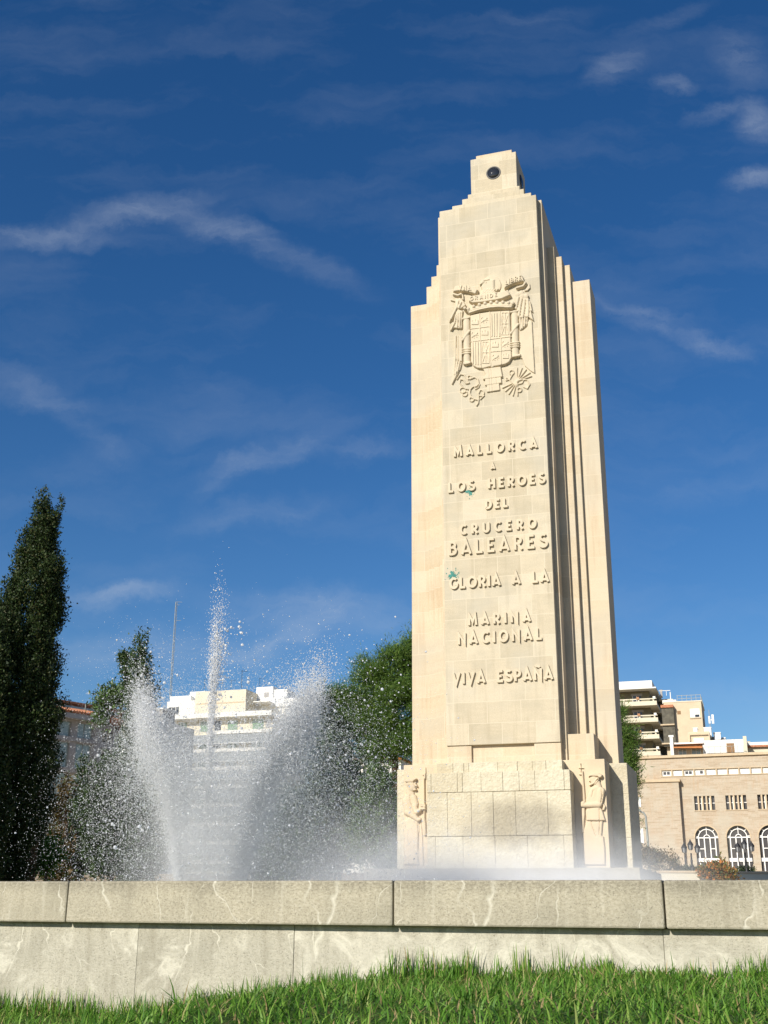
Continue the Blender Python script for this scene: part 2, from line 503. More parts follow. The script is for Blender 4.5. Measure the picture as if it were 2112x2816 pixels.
M['rock'] = rough_stone('rock_faced_limestone', (0.50, 0.455, 0.335), (0.66, 0.615, 0.48), 0.48, 13.0, 0.6, stain=((0.45, -0.7, 1.65), (1.30, 1.0, 0.58)))
M['rock2'] = rough_stone('dressed_limestone', (0.50, 0.435, 0.30), (0.66, 0.59, 0.43), 0.45, 14.0, 0.35)
M['coping'] = wall_stone('basin_coping_stone', (0.305, 0.272, 0.192), (0.535, 0.49, 0.375), 0.78, 0.0)
M['basewall'] = wall_stone('basin_wall_stone', (0.36, 0.335, 0.26), (0.53, 0.50, 0.405), 0.85, 0.75)
M['wet'] = rough_stone('wet_limestone', (0.19, 0.175, 0.13), (0.30, 0.28, 0.215), 0.4, 12.0, 0.4)
M['joint'] = plain('dark_joint', (0.06, 0.05, 0.04), 0.95, 0.05)
M['teal'] = plain('teal_paint', (0.03, 0.20, 0.165), 0.6, 0.3, var=0.25, scale=9)
M['black'] = plain('black_iron', (0.016, 0.016, 0.018), 0.5, 0.4)
M['grey_metal'] = plain('grey_metal', (0.30, 0.32, 0.30), 0.5, 0.4)
M['white'] = plain('white_paint', (0.80, 0.79, 0.75), 0.6, 0.3, var=0.04)
M['white_render'] = plain('white_render', (0.76, 0.74, 0.68), 0.85, 0.2, var=0.06, scale=0.6)
M['cream'] = plain('cream_render', (0.66, 0.60, 0.46), 0.85, 0.2, var=0.08, scale=0.5)
M['beige'] = plain('beige_render', (0.60, 0.49, 0.345), 0.85, 0.2, var=0.08, scale=0.5)
M['olive'] = plain('shaded_olive_tile', (0.20, 0.18, 0.115), 0.7, 0.3, var=0.12, scale=3)  # wall behind the flats' balconies; shade of the recess put into the olive
M['olive_dark'] = plain('dark_olive_wall', (0.10, 0.09, 0.065), 0.6, 0.3, var=0.3, scale=2)
M['grey_render'] = plain('grey_render', (0.36, 0.34, 0.32), 0.85, 0.2, var=0.07, scale=0.6)
M['glass'] = glass_mat('window_glass')
M['gallery_glass'] = glass_mat('gallery_glass', (0.22, 0.235, 0.24), 0.2)
M['hall_glass'] = glass_mat('hall_glass', (0.075, 0.07, 0.072), 0.10)
M['pale_glass'] = glass_mat('curtained_glass', (0.30, 0.38, 0.37), 0.15)
M['green_shutter'] = plain('green_shutter', (0.16, 0.26, 0.17), 0.6, 0.3)
M['brown_shutter'] = plain('brown_shutter', (0.26, 0.15, 0.07), 0.6, 0.3)
M['terracotta'] = plain('terracotta_tile', (0.46, 0.20, 0.11), 0.8, 0.2, var=0.25, scale=6)
M['awning'] = plain('orange_awning', (0.55, 0.22, 0.08), 0.8, 0.2, var=0.1)
M['pot'] = plain('clay_pot', (0.42, 0.22, 0.12), 0.8, 0.2)
M['bark'] = plain('bark', (0.13, 0.09, 0.06), 0.9, 0.1, var=0.3, scale=8, bump=0.6, bscale=25)
M['brick'] = ashlar('tan_brickwork', [(0.39, 0.31, 0.22), (0.465, 0.39, 0.29), (0.51, 0.44, 0.345)], 0.62, 0.13, 0.012, (0.50, 0.42, 0.31), dirt=(0.42, 0.30, 0.20), dirt_amt=0.45, bump=0.2, grain=9, seed=1.7)
M['stone_trim'] = plain('stone_trim', (0.54, 0.43, 0.29), 0.85, 0.2, var=0.08)
M['lens'] = glass_mat('lamp_lens', (0.02, 0.022, 0.025), 0.03)
M['red'] = plain('red_paint', (0.55, 0.04, 0.03), 0.6, 0.3)
M['lantern_glass'] = glass_mat('lantern_glass', (0.25, 0.26, 0.27), 0.1)

# ------------------------------------------------------------------ ground, lawn, water
TW = 0.34                                    # the basin wall runs at this angle to the picture plane
WL0 = Vector((0.02, 7.27, 0))
W_EMPTY = dict(loc=WL0, rz=-TW)
WM = Matrix.Translation(WL0) @ Matrix.Rotation(-TW, 4, 'Z')


def sstep(a, b, x):
    t = np.clip((x - a) / (b - a), 0, 1)
    return t * t * (3 - 2 * t)


def lawn_z(w, t):
    """height of the lawn; w along the basin wall, t away from the camera (0 at the wall)"""
    w = np.asarray(w, float)
    t = np.asarray(t, float)
    z = -0.685 + 0.29 * sstep(-1.75, 0.45, w) + 0.045 * sstep(0.5, 2.4, w)
    z = z + 0.012 * np.sin(w * 5.1 + 1.0) + 0.010 * np.sin(w * 2.3 + t * 3.0)
    return z - 0.02 * sstep(0.0, 6.0, -t) + 0.02 * np.sin(t * 2.2)


def ground_z(w, t):
    t = np.asarray(t, float)
    return -0.60 + 0.62 * sstep(11, 17, t) + 2.35 * sstep(22, 85, t) + 0.0 * w


def grid_obj(name, ws, ts, zf, m):
    W, T = np.meshgrid(ws, ts)
    Z = zf(W, T)
    V = np.stack([W.ravel(), T.ravel(), Z.ravel()], 1)
    n = len(ws)
    i = np.arange((len(ts) - 1) * n).reshape(len(ts) - 1, n)[:, :-1].ravel()
    Fc = np.stack([i, i + 1, i + n + 1, i + n], 1)
    o = np_mesh(name, V, Fc, m, smooth=True)
    o.location = WL0
    o.rotation_euler = (0, 0, -TW)
    return o


def soil_mat():
    m, nt, b = new_mat('lawn_soil', 0.95, 0.1)
    tc = nt.nodes.new('ShaderNodeTexCoord')
    n = node(nt, 'ShaderNodeTexNoise', {'Vector': tc.outputs['Object'], 'Scale': 14.0, 'Detail': 6.0})
    nt.links.new(ramp(nt, n.outputs[0], [(0.3, (0.035, 0.06, 0.012)), (0.55, (0.05, 0.09, 0.018)), (0.75, (0.16, 0.12, 0.05))]), b.inputs['Base Color'])
    return m


M['soil'] = soil_mat()
M['plaza'] = plain('park_ground', (0.36, 0.28, 0.18), 0.95, 0.1, var=0.2, scale=0.8)
ws = np.concatenate([np.linspace(-60, -8, 14), np.linspace(-7.5, 7.5, 120), np.linspace(8, 60, 14)])
lawn = tag(grid_obj('lawn', ws, np.concatenate([np.linspace(-30, -6.5, 10), np.linspace(-6, 0.25, 60)]), lawn_z, M['soil']), kind='structure')
ground = tag(grid_obj('ground', np.linspace(-1200, 1200, 49), np.concatenate([[0.25, 3, 6, 9], np.linspace(10, 26, 33), np.linspace(28, 100, 37), [150, 300, 600, 1000, 1800]]), ground_z, M['plaza']), kind='structure')

# ------------------------------------------------------------------ fountain basin
basin = empty('fountain_basin', WL0, -TW, 'long low stone fountain basin with thick veined coping behind the lawn', 'fountain')
COP_T, COP_B = 0.142, -0.118
ws_c = [-9.2, -6.9, -4.55, -2.24, 0.05, 1.645, 3.95, 6.2, 8.6]
for a, b in zip(ws_c[:-1], ws_c[1:]):
    MB().box(a + 0.004, b - 0.004, random.uniform(-0.004, 0.004), 0.52, COP_B, COP_T + random.uniform(-0.003, 0.003)).build('coping_block', M['coping'], basin, bevel=0.012)
MB().box(-9.1, 8.5, 0.03, 0.5, COP_B + 0.02, COP_T - 0.02).build('mortar', M['joint'], basin)
ws_b = [-9.0, -6.3, -4.0, -1.72, -0.62, 1.62, 3.6, 5.9, 8.4]
for a, b in zip(ws_b[:-1], ws_b[1:]):
    MB().box(a + 0.001, b - 0.001, 0.065 + random.uniform(-0.002, 0.002), 0.50, -1.0, COP_B - 0.001).build('base_block', M['basewall'], basin, bevel=0.003)
MB().box(-9.15, 8.55, 0.10, 0.55, -1.0, COP_B - 0.01).build('foundation', M['joint'], basin)
for (a, b, c, d) in ((-9.2, -8.7, 0.53, 13.0), (8.1, 8.6, 0.53, 13.0), (-9.2, 8.6, 13.0, 13.5)):
    MB().box(a, b, c, d, -1.0, COP_T).build('basin_wall', M['basewall'], basin, bevel=0.012)


def water_mat():
    m, nt, b = new_mat('basin_water', 0.06, 0.5)
    tc = nt.nodes.new('ShaderNodeTexCoord')
    n = node(nt, 'ShaderNodeTexNoise', {'Vector': tc.outputs['Object'], 'Scale': 7.0, 'Detail': 4.0})
    nt.links.new(ramp(nt, n.outputs[0], [(0.3, (0.05, 0.09, 0.10)), (0.7, (0.12, 0.17, 0.17))]), b.inputs['Base Color'])
    bp = node(nt, 'ShaderNodeBump', {'Strength': 0.6, 'Distance': 0.05, 'Height': n.outputs[0]})
    nt.links.new(bp.outputs[0], b.inputs['Normal'])
    return m


M['water'] = water_mat()
wm = MB().add([(-8.7, 0.52, -0.06), (8.1, 0.52, -0.06), (8.1, 13.0, -0.06), (-8.7, 13.0, -0.06)], [(0, 1, 2, 3)]).build('water', M['water'], loc=WL0, rz=-TW)
tag(wm, kind='structure')


# ------------------------------------------------------------------ grass
def blades(P, H, Wd, lean, segs=3):
    """curved grass blades: P (n,3) roots, H heights, Wd widths, lean forward distance"""
    n = len(P)
    a = rng.uniform(0, 2 * np.pi, n)
    fwd = np.stack([np.cos(a), np.sin(a), np.zeros(n)], 1)
    b = a + np.pi / 2 + rng.normal(0, 0.5, n)
    side = np.stack([np.cos(b), np.sin(b), np.zeros(n)], 1)
    rows = []
    for k in range(segs + 1):
        s = k / segs
        c = P + fwd * (lean * s ** 1.8)[:, None] + np.array([0, 0, 1.0]) * (H * (s - 0.18 * s * s * (lean / np.maximum(H, 1e-3)))) [:, None]
        w = Wd * (1 - s) ** 0.6 if k < segs else np.zeros(n)
        if k < segs:
            rows += [c - side * w[:, None] / 2, c + side * w[:, None] / 2]
        else:
            rows.append(c)
    V = np.stack(rows, 1)
    nv = V.shape[1]
    off = (np.arange(n) * nv)[:, None]
    fl = []
    for k in range(segs - 1):
        fl.append(np.array([2 * k, 2 * k + 1, 2 * k + 3, 2 * k + 2])[None] + off)
    tipf = np.array([2 * segs - 2, 2 * segs - 1, 2 * segs, 2 * segs])[None] + off
    return V.reshape(-1, 3), np.concatenate(fl), tipf[:, :3]


def grass_mesh(name, parts, m):
    me = bpy.data.meshes.new(name)
    Vs, Q, T, o = [], [], [], 0
    for V, q, t in parts:
        Vs.append(V)
        Q.append(q + o)
        T.append(t + o)
        o += len(V)
    V = np.concatenate(Vs)
    Q = np.concatenate(Q)
    T = np.concatenate(T)
    me.vertices.add(len(V))
    me.vertices.foreach_set('co', V.astype(np.float32).ravel())
    idx = np.concatenate([Q.ravel(), T.ravel()]).astype(np.int32)
    me.loops.add(len(idx))
    me.loops.foreach_set('vertex_index', idx)
    tot = np.concatenate([np.full(len(Q), 4), np.full(len(T), 3)]).astype(np.int32)
    me.polygons.add(len(tot))
    me.polygons.foreach_set('loop_start', np.concatenate([[0], np.cumsum(tot)[:-1]]).astype(np.int32))
    me.polygons.foreach_set('loop_total', tot)
    me.update(calc_edges=True)
    return link(name, me, m)


def grass_mat():
    m, nt, b = new_mat('grass_blade', 0.5, 0.3)
    g = nt.nodes.new('ShaderNodeNewGeometry')
    c = ramp(nt, g.outputs['Random Per Island'], [(0.0, (0.05, 0.14, 0.014)), (0.45, (0.12, 0.27, 0.03)), (0.84, (0.23, 0.38, 0.06)), (0.92, (0.30, 0.33, 0.10)), (0.96, (0.45, 0.34, 0.16))])
    nt.links.new(c, b.inputs['Base Color'])
    t = node(nt, 'ShaderNodeBsdfTranslucent', {0: c})
    mx = node(nt, 'ShaderNodeMixShader', {0: 0.35, 1: b.outputs[0], 2: t.outputs[0]})
    nt.links.new(mx.outputs[0], nt.nodes['Material Output'].inputs[0])
    return m


M['grass'] = grass_mat()
n = 52000
gw = rng.uniform(-3.8, 3.6, n)
gt = -rng.uniform(0.0, 1, n) ** 1.15 * 5.2 + 0.06
P = np.stack([gw, gt, lawn_z(gw, gt)], 1)
patch = 0.75 + 0.25 * np.sin(gw * 3.1 + 1) * np.sin(gt * 4.3)
H = rng.gamma(7, 0.0105, n) * patch
turf = blades(P, H, rng.uniform(0.0055, 0.0105, n), rng.uniform(0.02, 0.12, n))
n2 = 2600                                   # uncut tufts against the wall
tuft = rng.uniform(-3.6, 3.2, 150)
gw = np.repeat(tuft, 18)[:n2] + rng.normal(0, 0.035, n2)
gt = 0.05 - rng.gamma(1.5, 0.05, n2)
hsc = np.repeat(rng.uniform(0.6, 1.35, 150), 18)[:n2]
hsc = hsc * (1 - 0.6 * np.exp(-((gw - 1.55) / 0.33) ** 2))
P = np.stack([gw, gt, lawn_z(gw, gt)], 1)
tall = blades(P, hsc * rng.uniform(0.07, 0.165, n2), rng.uniform(0.006, 0.0105, n2), rng.uniform(0.005, 0.06, n2))
go = grass_mesh('grass', [turf, tall], M['grass'])
go.location = WL0
go.rotation_euler = (0, 0, -TW)
tag(go, 'bright green uncut grass blades on the lawn below the basin wall', 'grass', kind='stuff')

# ------------------------------------------------------------------ monument
TH, MX = 0.3089615, 2.694001
mon = empty('stone_monument', (MX, 26, 0), -TH, 'tall stepped sandstone monolith with carved coat of arms and raised inscription', 'monument')


def mbox(name, hw, v0, z0, z1, m, bevel=0.012, back=None, u0=None, u1=None, parent=None):
    v1 = 3.26 - v0 if back is None else back
    return MB().box(-hw if u0 is None else u0, hw if u1 is None else u1, v0, v1, z0, z1).build(name, m, parent or mon, bevel=bevel)


shaft = mbox('shaft', 1.307, 0.0, 3.44, 17.627, M['shaft'])
mbox('shaft_foot', 1.302, 0.11, 2.6, 3.44, M['wing'], 0.004)
for a, b in ((-1.305, -0.728), (0.708, 1.305)):
    mbox('foot_block', 0, 0.035, 2.9, 3.432, M['wing'], 0.006, back=0.3, u0=a, u1=b)
for hw, v0, zt in ((1.41, 0.231, 17.60), (1.599, 0.727, 16.447), (1.777, 0.835, 16.182), (1.957, 0.985, 15.982), (2.437, 1.10, 15.525)):
    mbox('stepped_tier', hw, v0, 2.9, zt, M['wing'])
mbox('crowning_step', 1.09, 0.55, 17.5, 18.10, M['shaft'])
mbox('crowning_step', 0.86, 0.78, 18.0, 18.42, M['shaft'])
mbox('crowning_step', 0.725, 0.91, 18.3, 18.63, M['shaft'])
lant = mbox('lantern', 0.646, 0.983, 18.5, 19.807, M['shaft'])
mbox('cap', 0.51, 1.10, 19.8, 19.985, M['wing'], parent=lant)


def lens(parent, rz, loc):
    mb = MB()
    prof = [(0.205, 0.0), (0.205, 0.012), (0.175, 0.012), (0.172, -0.012)]
    mb.lathe(prof, seg=28)
    ring = mb.build('lens_ring', M['black'], parent)
    d = MB()
    pr = [(0.172, -0.02)] + [(0.170 * math.cos(a), 0.06 * math.sin(a) - 0.01) for a in np.linspace(0.05, 1.5, 8)]
    d.lathe(pr, seg=28)
    gl = d.build('lens_glass', M['lens'], ring, smooth=True)
    ring.rotation_euler = Euler((math.pi / 2, 0, rz))
    ring.location = loc


lens(lant, 0, (0.0, 0.98, 19.24))
lens(lant, math.pi / 2, (0.649, 1.63, 19.24))
# plinth blocks beside the foot of the shaft
for a, b in ((1.365, 2.01), (-2.05, -1.35)):
    mbox('plinth_block', 0, 0.30, 2.9, 3.645, M['wing'], back=1.25, u0=a, u1=b)
# pedestal, nested blocks
mbox('side_pedestal', 2.665, 0.60, 0.5, 3.01, M['rock2'], 0.015)
figp = mbox('figure_pedestal', 2.27, -0.18, 0.5, 3.02, M['figure'], 0.012)
mbox('podium_step', 2.95, -0.95, -0.9, 0.745, M['wet'], 0.02)
mbox('podium_step', 3.4, -1.5, -0.9, 0.40, M['wet'], 0.02)
core = MB().box(-1.57, 1.57, -0.662, 0.5, 0.6, 2.74).box(-1.39, 1.39, -0.485, 0.5, 2.74, 2.975).build('pedestal_core', M['rock2'], mon)


def stone_rows():
    rows = [(2.336, 2.765, [262, 290, 460, 492, 612, 750, 852, 950, 1130, 1166], -0.692, 1.581, (262, 1166)),
            (1.408, 2.336, [262, 395, 550, 690, 830, 1030, 1175], -0.692, 1.581, (262, 1175)),
            (0.70, 1.408, [262, 315, 495, 700, 905, 1130, 1185], -0.692, 1.581, (262, 1185)),
            (2.70, 2.995, [325, 430, 500, 532, 715, 840, 935, 1018, 1118], -0.509, 1.40, (325, 1118))]
    mb = MB()
    for z0, z1, xs, v, hw, (xa, xb) in rows:
        us = [-hw + (x - xa) / (xb - xa) * 2 * hw for x in xs]
        for a, b in zip(us[:-1], us[1:]):
            j = random.uniform(-0.008, 0.008)
            mb.box(a + (0.002 if a > -hw else 0), b - (0.002 if b < hw else 0), v + j, 0.4, z0 + 0.005, z1 - 0.004)
    return mb


stone_rows().build('pedestal_block', M['rock'], mon, bevel=0.009)
# rock-faced side courses of the pedestals
for s in (-1, 1):
    mb = MB()
    for z0, z1 in ((0.75, 1.40), (1.41, 2.33), (2.34, 3.0)):
        mb.box(min(s * 2.30, s * 2.66), max(s * 2.30, s * 2.66), 0.592, 0.7, z0, z1)
    mb.build('side_facing', M['rock'], mon, bevel=0.01)


# ---- raised inscription
def arc(cx, cz, rx, rz, a0, a1, n=10):
    return [(cx + rx * math.cos(R(a0 + (a1 - a0) * i / n)), cz + rz * math.sin(R(a0 + (a1 - a0) * i / n))) for i in range(n + 1)]


S_PTS = arc(0.27, 0.74, 0.20, 0.19, 35, 250, 10)[:-1] + arc(0.27, 0.28, 0.25, 0.22, 85, -145, 12)
GLYPH = {
    'A': (0.72, [[(0.06, 0.0), (0.36, 0.97), (0.66, 0.0)], [(0.15, 0.22), (0.57, 0.22)]]),
    'B': (0.58, [[(0.08, 0.0), (0.08, 1.0)], [(0.08, 0.93), (0.28, 0.93)] + arc(0.28, 0.74, 0.18, 0.19, 88, -88, 8) + [(0.08, 0.55)], [(0.08, 0.55), (0.28, 0.55)] + arc(0.28, 0.31, 0.23, 0.24, 88, -88, 8) + [(0.08, 0.07)]]),
    'C': (0.68, [arc(0.40, 0.5, 0.32, 0.43, 48, 312, 18)]),
    'D': (0.68, [[(0.08, 0.07), (0.08, 0.93), (0.25, 0.93)] + arc(0.25, 0.5, 0.35, 0.43, 85, -85, 12) + [(0.25, 0.07), (0.02, 0.07)]]),
    'E': (0.52, [[(0.48, 0.93), (0.08, 0.93), (0.08, 0.07), (0.50, 0.07)], [(0.08, 0.5), (0.40, 0.5)]]),
    'G': (0.74, [arc(0.40, 0.5, 0.32, 0.43, 48, 330, 18) + [(0.68, 0.36), (0.44, 0.36)]]),
    'H': (0.66, [[(0.08, 0.0), (0.08, 1.0)], [(0.58, 0.0), (0.58, 1.0)], [(0.08, 0.5), (0.58, 0.5)]]),
    'I': (0.16, [[(0.08, 0.0), (0.08, 1.0)]]),
    'L': (0.50, [[(0.08, 1.0), (0.08, 0.07), (0.48, 0.07)]]),
    'M': (0.80, [[(0.06, 0.0), (0.12, 0.96), (0.40, 0.30), (0.68, 0.96), (0.74, 0.0)]]),
    'N': (0.68, [[(0.08, 0.0), (0.08, 0.93), (0.60, 0.07), (0.60, 1.0)]]),
    'O': (0.80, [('c', arc(0.40, 0.5, 0.33, 0.43, 0, 345, 23))]),
    'P': (0.56, [[(0.08, 0.0), (0.08, 1.0)], [(0.08, 0.93), (0.28, 0.93)] + arc(0.28, 0.68, 0.21, 0.25, 88, -88, 8) + [(0.08, 0.43)]]),
    'R': (0.60, [[(0.08, 0.0), (0.08, 1.0)], [(0.08, 0.93), (0.28, 0.93)] + arc(0.28, 0.69, 0.21, 0.24, 88, -88, 8) + [(0.08, 0.45)], [(0.24, 0.45), (0.55, 0.0)]]),
    'S': (0.56, [S_PTS]),
    'U': (0.66, [[(0.08, 1.0), (0.08, 0.36)] + arc(0.33, 0.34, 0.25, 0.27, 180, 360, 10) + [(0.58, 0.36), (0.58, 1.0)]]),
    'V': (0.70, [[(0.06, 1.0), (0.35, 0.04), (0.64, 1.0)]]),
}
GLYPH['Ñ'] = (0.68, GLYPH['N'][1] + [[(0.14, 1.17), (0.25, 1.24), (0.43, 1.15), (0.54, 1.22)]])


def text_words(txt, u0, u1, z, h, stroke, v0, v1, spc=0.62):
    ws_ = [GLYPH[c][0] * h * 0.98 if c != ' ' else spc * h for c in txt]
    gap = ((u1 - u0) - sum(ws_)) / max(1, len(txt) - 1)
    mb = MB()
    out = [mb]
    x = u0
    k = 0
    for c, w in zip(txt, ws_):
        if c == ' ':
            mb = MB()
            out.append(mb)
        if c != ' ':
            for st in GLYPH[c][1]:
                closed = st[0] == 'c'
                pts = st[1] if closed else st
                mb.ribbon([(x + px * h * 0.98, z + pz * h) for px, pz in pts], stroke, v0 - 0.0015 * (k % 4), v1, closed)
                k += 1
        x += w + gap
    return out


LINES = [("MALLORCA", -1.00, 1.07, 10.487, .245), ("A", -.085, .125, 10.057, .142), ("LOS HEROES", -1.155, 1.22, 9.565, .252), ("DEL", -.24, .305, 9.05, .22),
         ("CRUCERO", -.885, .97, 8.457, .245), ("BALEARES", -1.17, 1.215, 7.953, .345), ("GLORIA A LA", -1.165, 1.21, 7.12, .27),
         ("MARINA", -.72, .745, 6.207, .25), ("NACIONAL", -.978, .998, 5.765, .27), ("VIVA ESPAÑA", -1.126, 1.205, 4.837, .265)]
for t, a, b, z, h in LINES:
    for mb in text_words(t, a, b, z, h, 0.058 if h > 0.2 else 0.042, -0.052, 0.01):
        mb.build('inscription_word', M['carved'], mon, bevel=0.004)


# ---- paint splashes
def splat(u, z, s, seed):
    r_ = random.Random(seed)
    pts = []
    for i in range(40):
        a = 2 * math.pi * i / 40
        k = s * (0.55 + 0.18 * math.sin(3 * a + seed) + r_.uniform(-0.2, 0.28))
        pts.append((u + k * math.cos(a) * 1.1, z + k * math.sin(a)))
    mb = MB().prism(pts, -0.004, 0.003)
    for i in range(16):
        a, d, q = r_.uniform(0, 6.28), s * r_.uniform(0.8, 1.6), s * r_.uniform(0.04, 0.10)
        c = (u + d * math.cos(a), z + d * math.sin(a))
        mb.prism([(c[0] + q * math.cos(b), c[1] + q * math.sin(b) * 1.3) for b in np.linspace(0, 5.6, 7)], -0.003, 0.003)
    o = mb.build('paint_splash', M['teal'], mon)
    o['label'] = 'teal paint splash on the stone'


splat(-0.645, 9.55, 0.13, 5)
splat(-1.10, 7.475, 0.14, 9)


# ---- carved reliefs: a height field drawn from strokes and outlines
def seg_d(X, Y, x0, y0, x1, y1):
    dx, dy = x1 - x0, y1 - y0
    L = dx * dx + dy * dy + 1e-9
    t = np.clip(((X - x0) * dx + (Y - y0) * dy) / L, 0, 1)
    return np.hypot(X - x0 - t * dx, Y - y0 - t * dy), t


def inside(X, Y, pts):
    c = np.zeros(X.shape, bool)
    n_ = len(pts)
    for i in range(n_):
        x0, y0 = pts[i]
        x1, y1 = pts[(i + 1) % n_]
        k = ((y0 > Y) != (y1 > Y)) & (X < (x1 - x0) * (Y - y0) / (y1 - y0 + 1e-12) + x0)
        c ^= k
    return c


def relief(name, prims, hom, v, parent, m, step=6.0, label=None):
    xs, ys = [], []
    for p in prims:
        if p[0] in ('poly', 'line', 'groove'):
            pad = p[2] if p[0] == 'line' else 0
            xs += [q[0] - pad for q in p[1]] + [q[0] + pad for q in p[1]]
            ys += [q[1] - pad for q in p[1]] + [q[1] + pad for q in p[1]]
        else:
            r_ = max(p[5], p[6])
            xs += [p[1] - r_, p[1] + r_, p[3] - r_, p[3] + r_]
            ys += [p[2] - r_, p[2] + r_, p[4] - r_, p[4] + r_]
    gx = np.arange(min(xs) - 2 * step, max(xs) + 2 * step, step)
    gy = np.arange(min(ys) - 2 * step, max(ys) + 2 * step, step)
    X, Y = np.meshgrid(gx, gy)
    Hh = np.zeros(X.shape)
    for p in prims:
        if p[0] == 'poly':
            _, pts, h, bev = p
            d = np.full(X.shape, 1e9)
            for i in range(len(pts)):
                d = np.minimum(d, seg_d(X, Y, *pts[i], *pts[(i + 1) % len(pts)])[0])
            k = np.where(inside(X, Y, pts), np.clip(d / bev, 0.0, 1), 0)
            Hh = np.maximum(Hh, h * np.sqrt(k * (2 - k)))
        elif p[0] == 'cap':
            _, x0, y0, x1, y1, r0, r1, h = p[:8]
            b0 = p[8] if len(p) > 8 else 0.0
            d, t = seg_d(X, Y, x0, y0, x1, y1)
            r_ = r0 + (r1 - r0) * t
            q = np.clip(1 - (d / r_) ** 2, 0, 1)
            Hh = np.maximum(Hh, np.where(q > 0, b0 + h * np.sqrt(q), 0))
        elif p[0] == 'line':
            _, pts, r_, h = p[:4]
            b0 = p[4] if len(p) > 4 else 0.0
            for i in range(len(pts) - 1):
                d, t = seg_d(X, Y, *pts[i], *pts[i + 1])
                q = np.clip(1 - (d / r_) ** 2, 0, 1)
                Hh = np.maximum(Hh, np.where(q > 0, b0 + h * np.sqrt(q), 0))
        elif p[0] == 'groove':
            _, pts, r_, dep = p
            for i in range(len(pts) - 1):
                d, t = seg_d(X, Y, *pts[i], *pts[i + 1])
                Hh = np.where(Hh > 0.005, np.maximum(0.004, Hh - dep * np.clip(1 - (d / r_) ** 2, 0, 1)), Hh)
    x, y = X / 1000, Y / 1000
    den = hom[6] * x + hom[7] * y + 1
    U = (hom[0] * x + hom[1] * y + hom[2]) / den
    Z = (hom[3] * x + hom[4] * y + hom[5]) / den
    D = np.where(Hh > 0.002, v - Hh * (0.8 if v == 0.0 else 1.0), v + 0.02)
    V = np.stack([U.ravel(), D.ravel(), Z.ravel()], 1)
    n_ = X.shape[1]
    i = np.arange((X.shape[0] - 1) * n_).reshape(X.shape[0] - 1, n_)[:, :-1].ravel()
    hf = Hh.ravel()
    keep = np.maximum.reduce([hf[i], hf[i + 1], hf[i + n_], hf[i + n_ + 1]]) > 0.002
    i = i[keep]
    Fc = np.stack([i, i + n_, i + n_ + 1, i + 1], 1)
    used, inv = np.unique(Fc, return_inverse=True)
    o = np_mesh(name, V[used], inv.reshape(Fc.shape), m, parent)
    if label: o['label'] = label
    return o


COA = [1.67325, -0.04793, -1.31201, 0.00672, -1.55853, 15.86199, 0.0194, 0.01993]
coat = relief('coat_of_arms', [('poly', [(490, 760), (640, 725), (810, 700), (960, 690), (1130, 680), (1145, 1100), (1158, 1440), (1120, 1510), (1060, 1545), (960, 1568), (880, 1580),
    (845, 1605), (810, 1585), (700, 1615), (610, 1608), (540, 1570), (505, 1500), (495, 1100)], 0.105, 14)], COA, 0.0, mon, M['carved'])
pr = []


def cell(x, y):
    return x, y


def castle(cx, cy, s, sk):
    return [('poly', [(cx - s + k * 0, cy + 0.9 * s - sk), (cx - s, cy - 0.2 * s), (cx + s, cy - 0.2 * s - sk), (cx + s, cy + 0.9 * s - sk)], 0.125, 5) for k in (0,)] + \
           [('poly', [(cx + a * s - 0.22 * s, cy - 0.15 * s), (cx + a * s - 0.22 * s, cy - b * s), (cx + a * s + 0.22 * s, cy - b * s), (cx + a * s + 0.22 * s, cy - 0.15 * s)], 0.128, 4) for a, b in ((-0.75, 0.7), (0, 1.0), (0.75, 0.7))]


def lion(cx, cy, s):
    return [('cap', cx - 0.5 * s, cy + 0.25 * s, cx + 0.35 * s, cy - 0.2 * s, 0.24 * s, 0.3 * s, 0.03, 0.10), ('cap', cx + 0.5 * s, cy - 0.5 * s, cx + 0.6 * s, cy - 0.45 * s, 0.25 * s, 0.2 * s, 0.03, 0.10),
            ('line', [(cx + 0.3 * s, cy - 0.1 * s), (cx + 0.85 * s, cy + 0.1 * s)], 0.12 * s, 0.025, 0.10), ('line', [(cx + 0.1 * s, cy), (cx + 0.5 * s, cy + 0.6 * s)], 0.12 * s, 0.025, 0.10),
            ('line', [(cx - 0.5 * s, cy + 0.2 * s), (cx - 0.2 * s, cy + 0.8 * s)], 0.12 * s, 0.025, 0.10), ('line', [(cx - 0.5 * s, cy + 0.3 * s), (cx - 0.85 * s, cy + 0.7 * s)], 0.12 * s, 0.025, 0.10),
            ('line', [(cx - 0.55 * s, cy + 0.1 * s), (cx - 0.9 * s, cy - 0.3 * s), (cx - 0.6 * s, cy - 0.7 * s)], 0.10 * s, 0.025, 0.10)]


def chains(x0, y0, x1, y1):
    cx, cy = (x0 + x1) / 2, (y0 + y1) / 2
    L = [[(x0, y0), (x1, y0), (x1, y1), (x0, y1), (x0, y0)], [(x0, y0), (x1, y1)], [(x1, y0), (x0, y1)], [(x0, cy), (x1, cy)], [(cx, y0), (cx, y1)]]
    return [('line', l, 9, 0.035, 0.09) for l in L] + [('cap', cx, cy, cx, cy, 20, 20, 0.04, 0.10)]


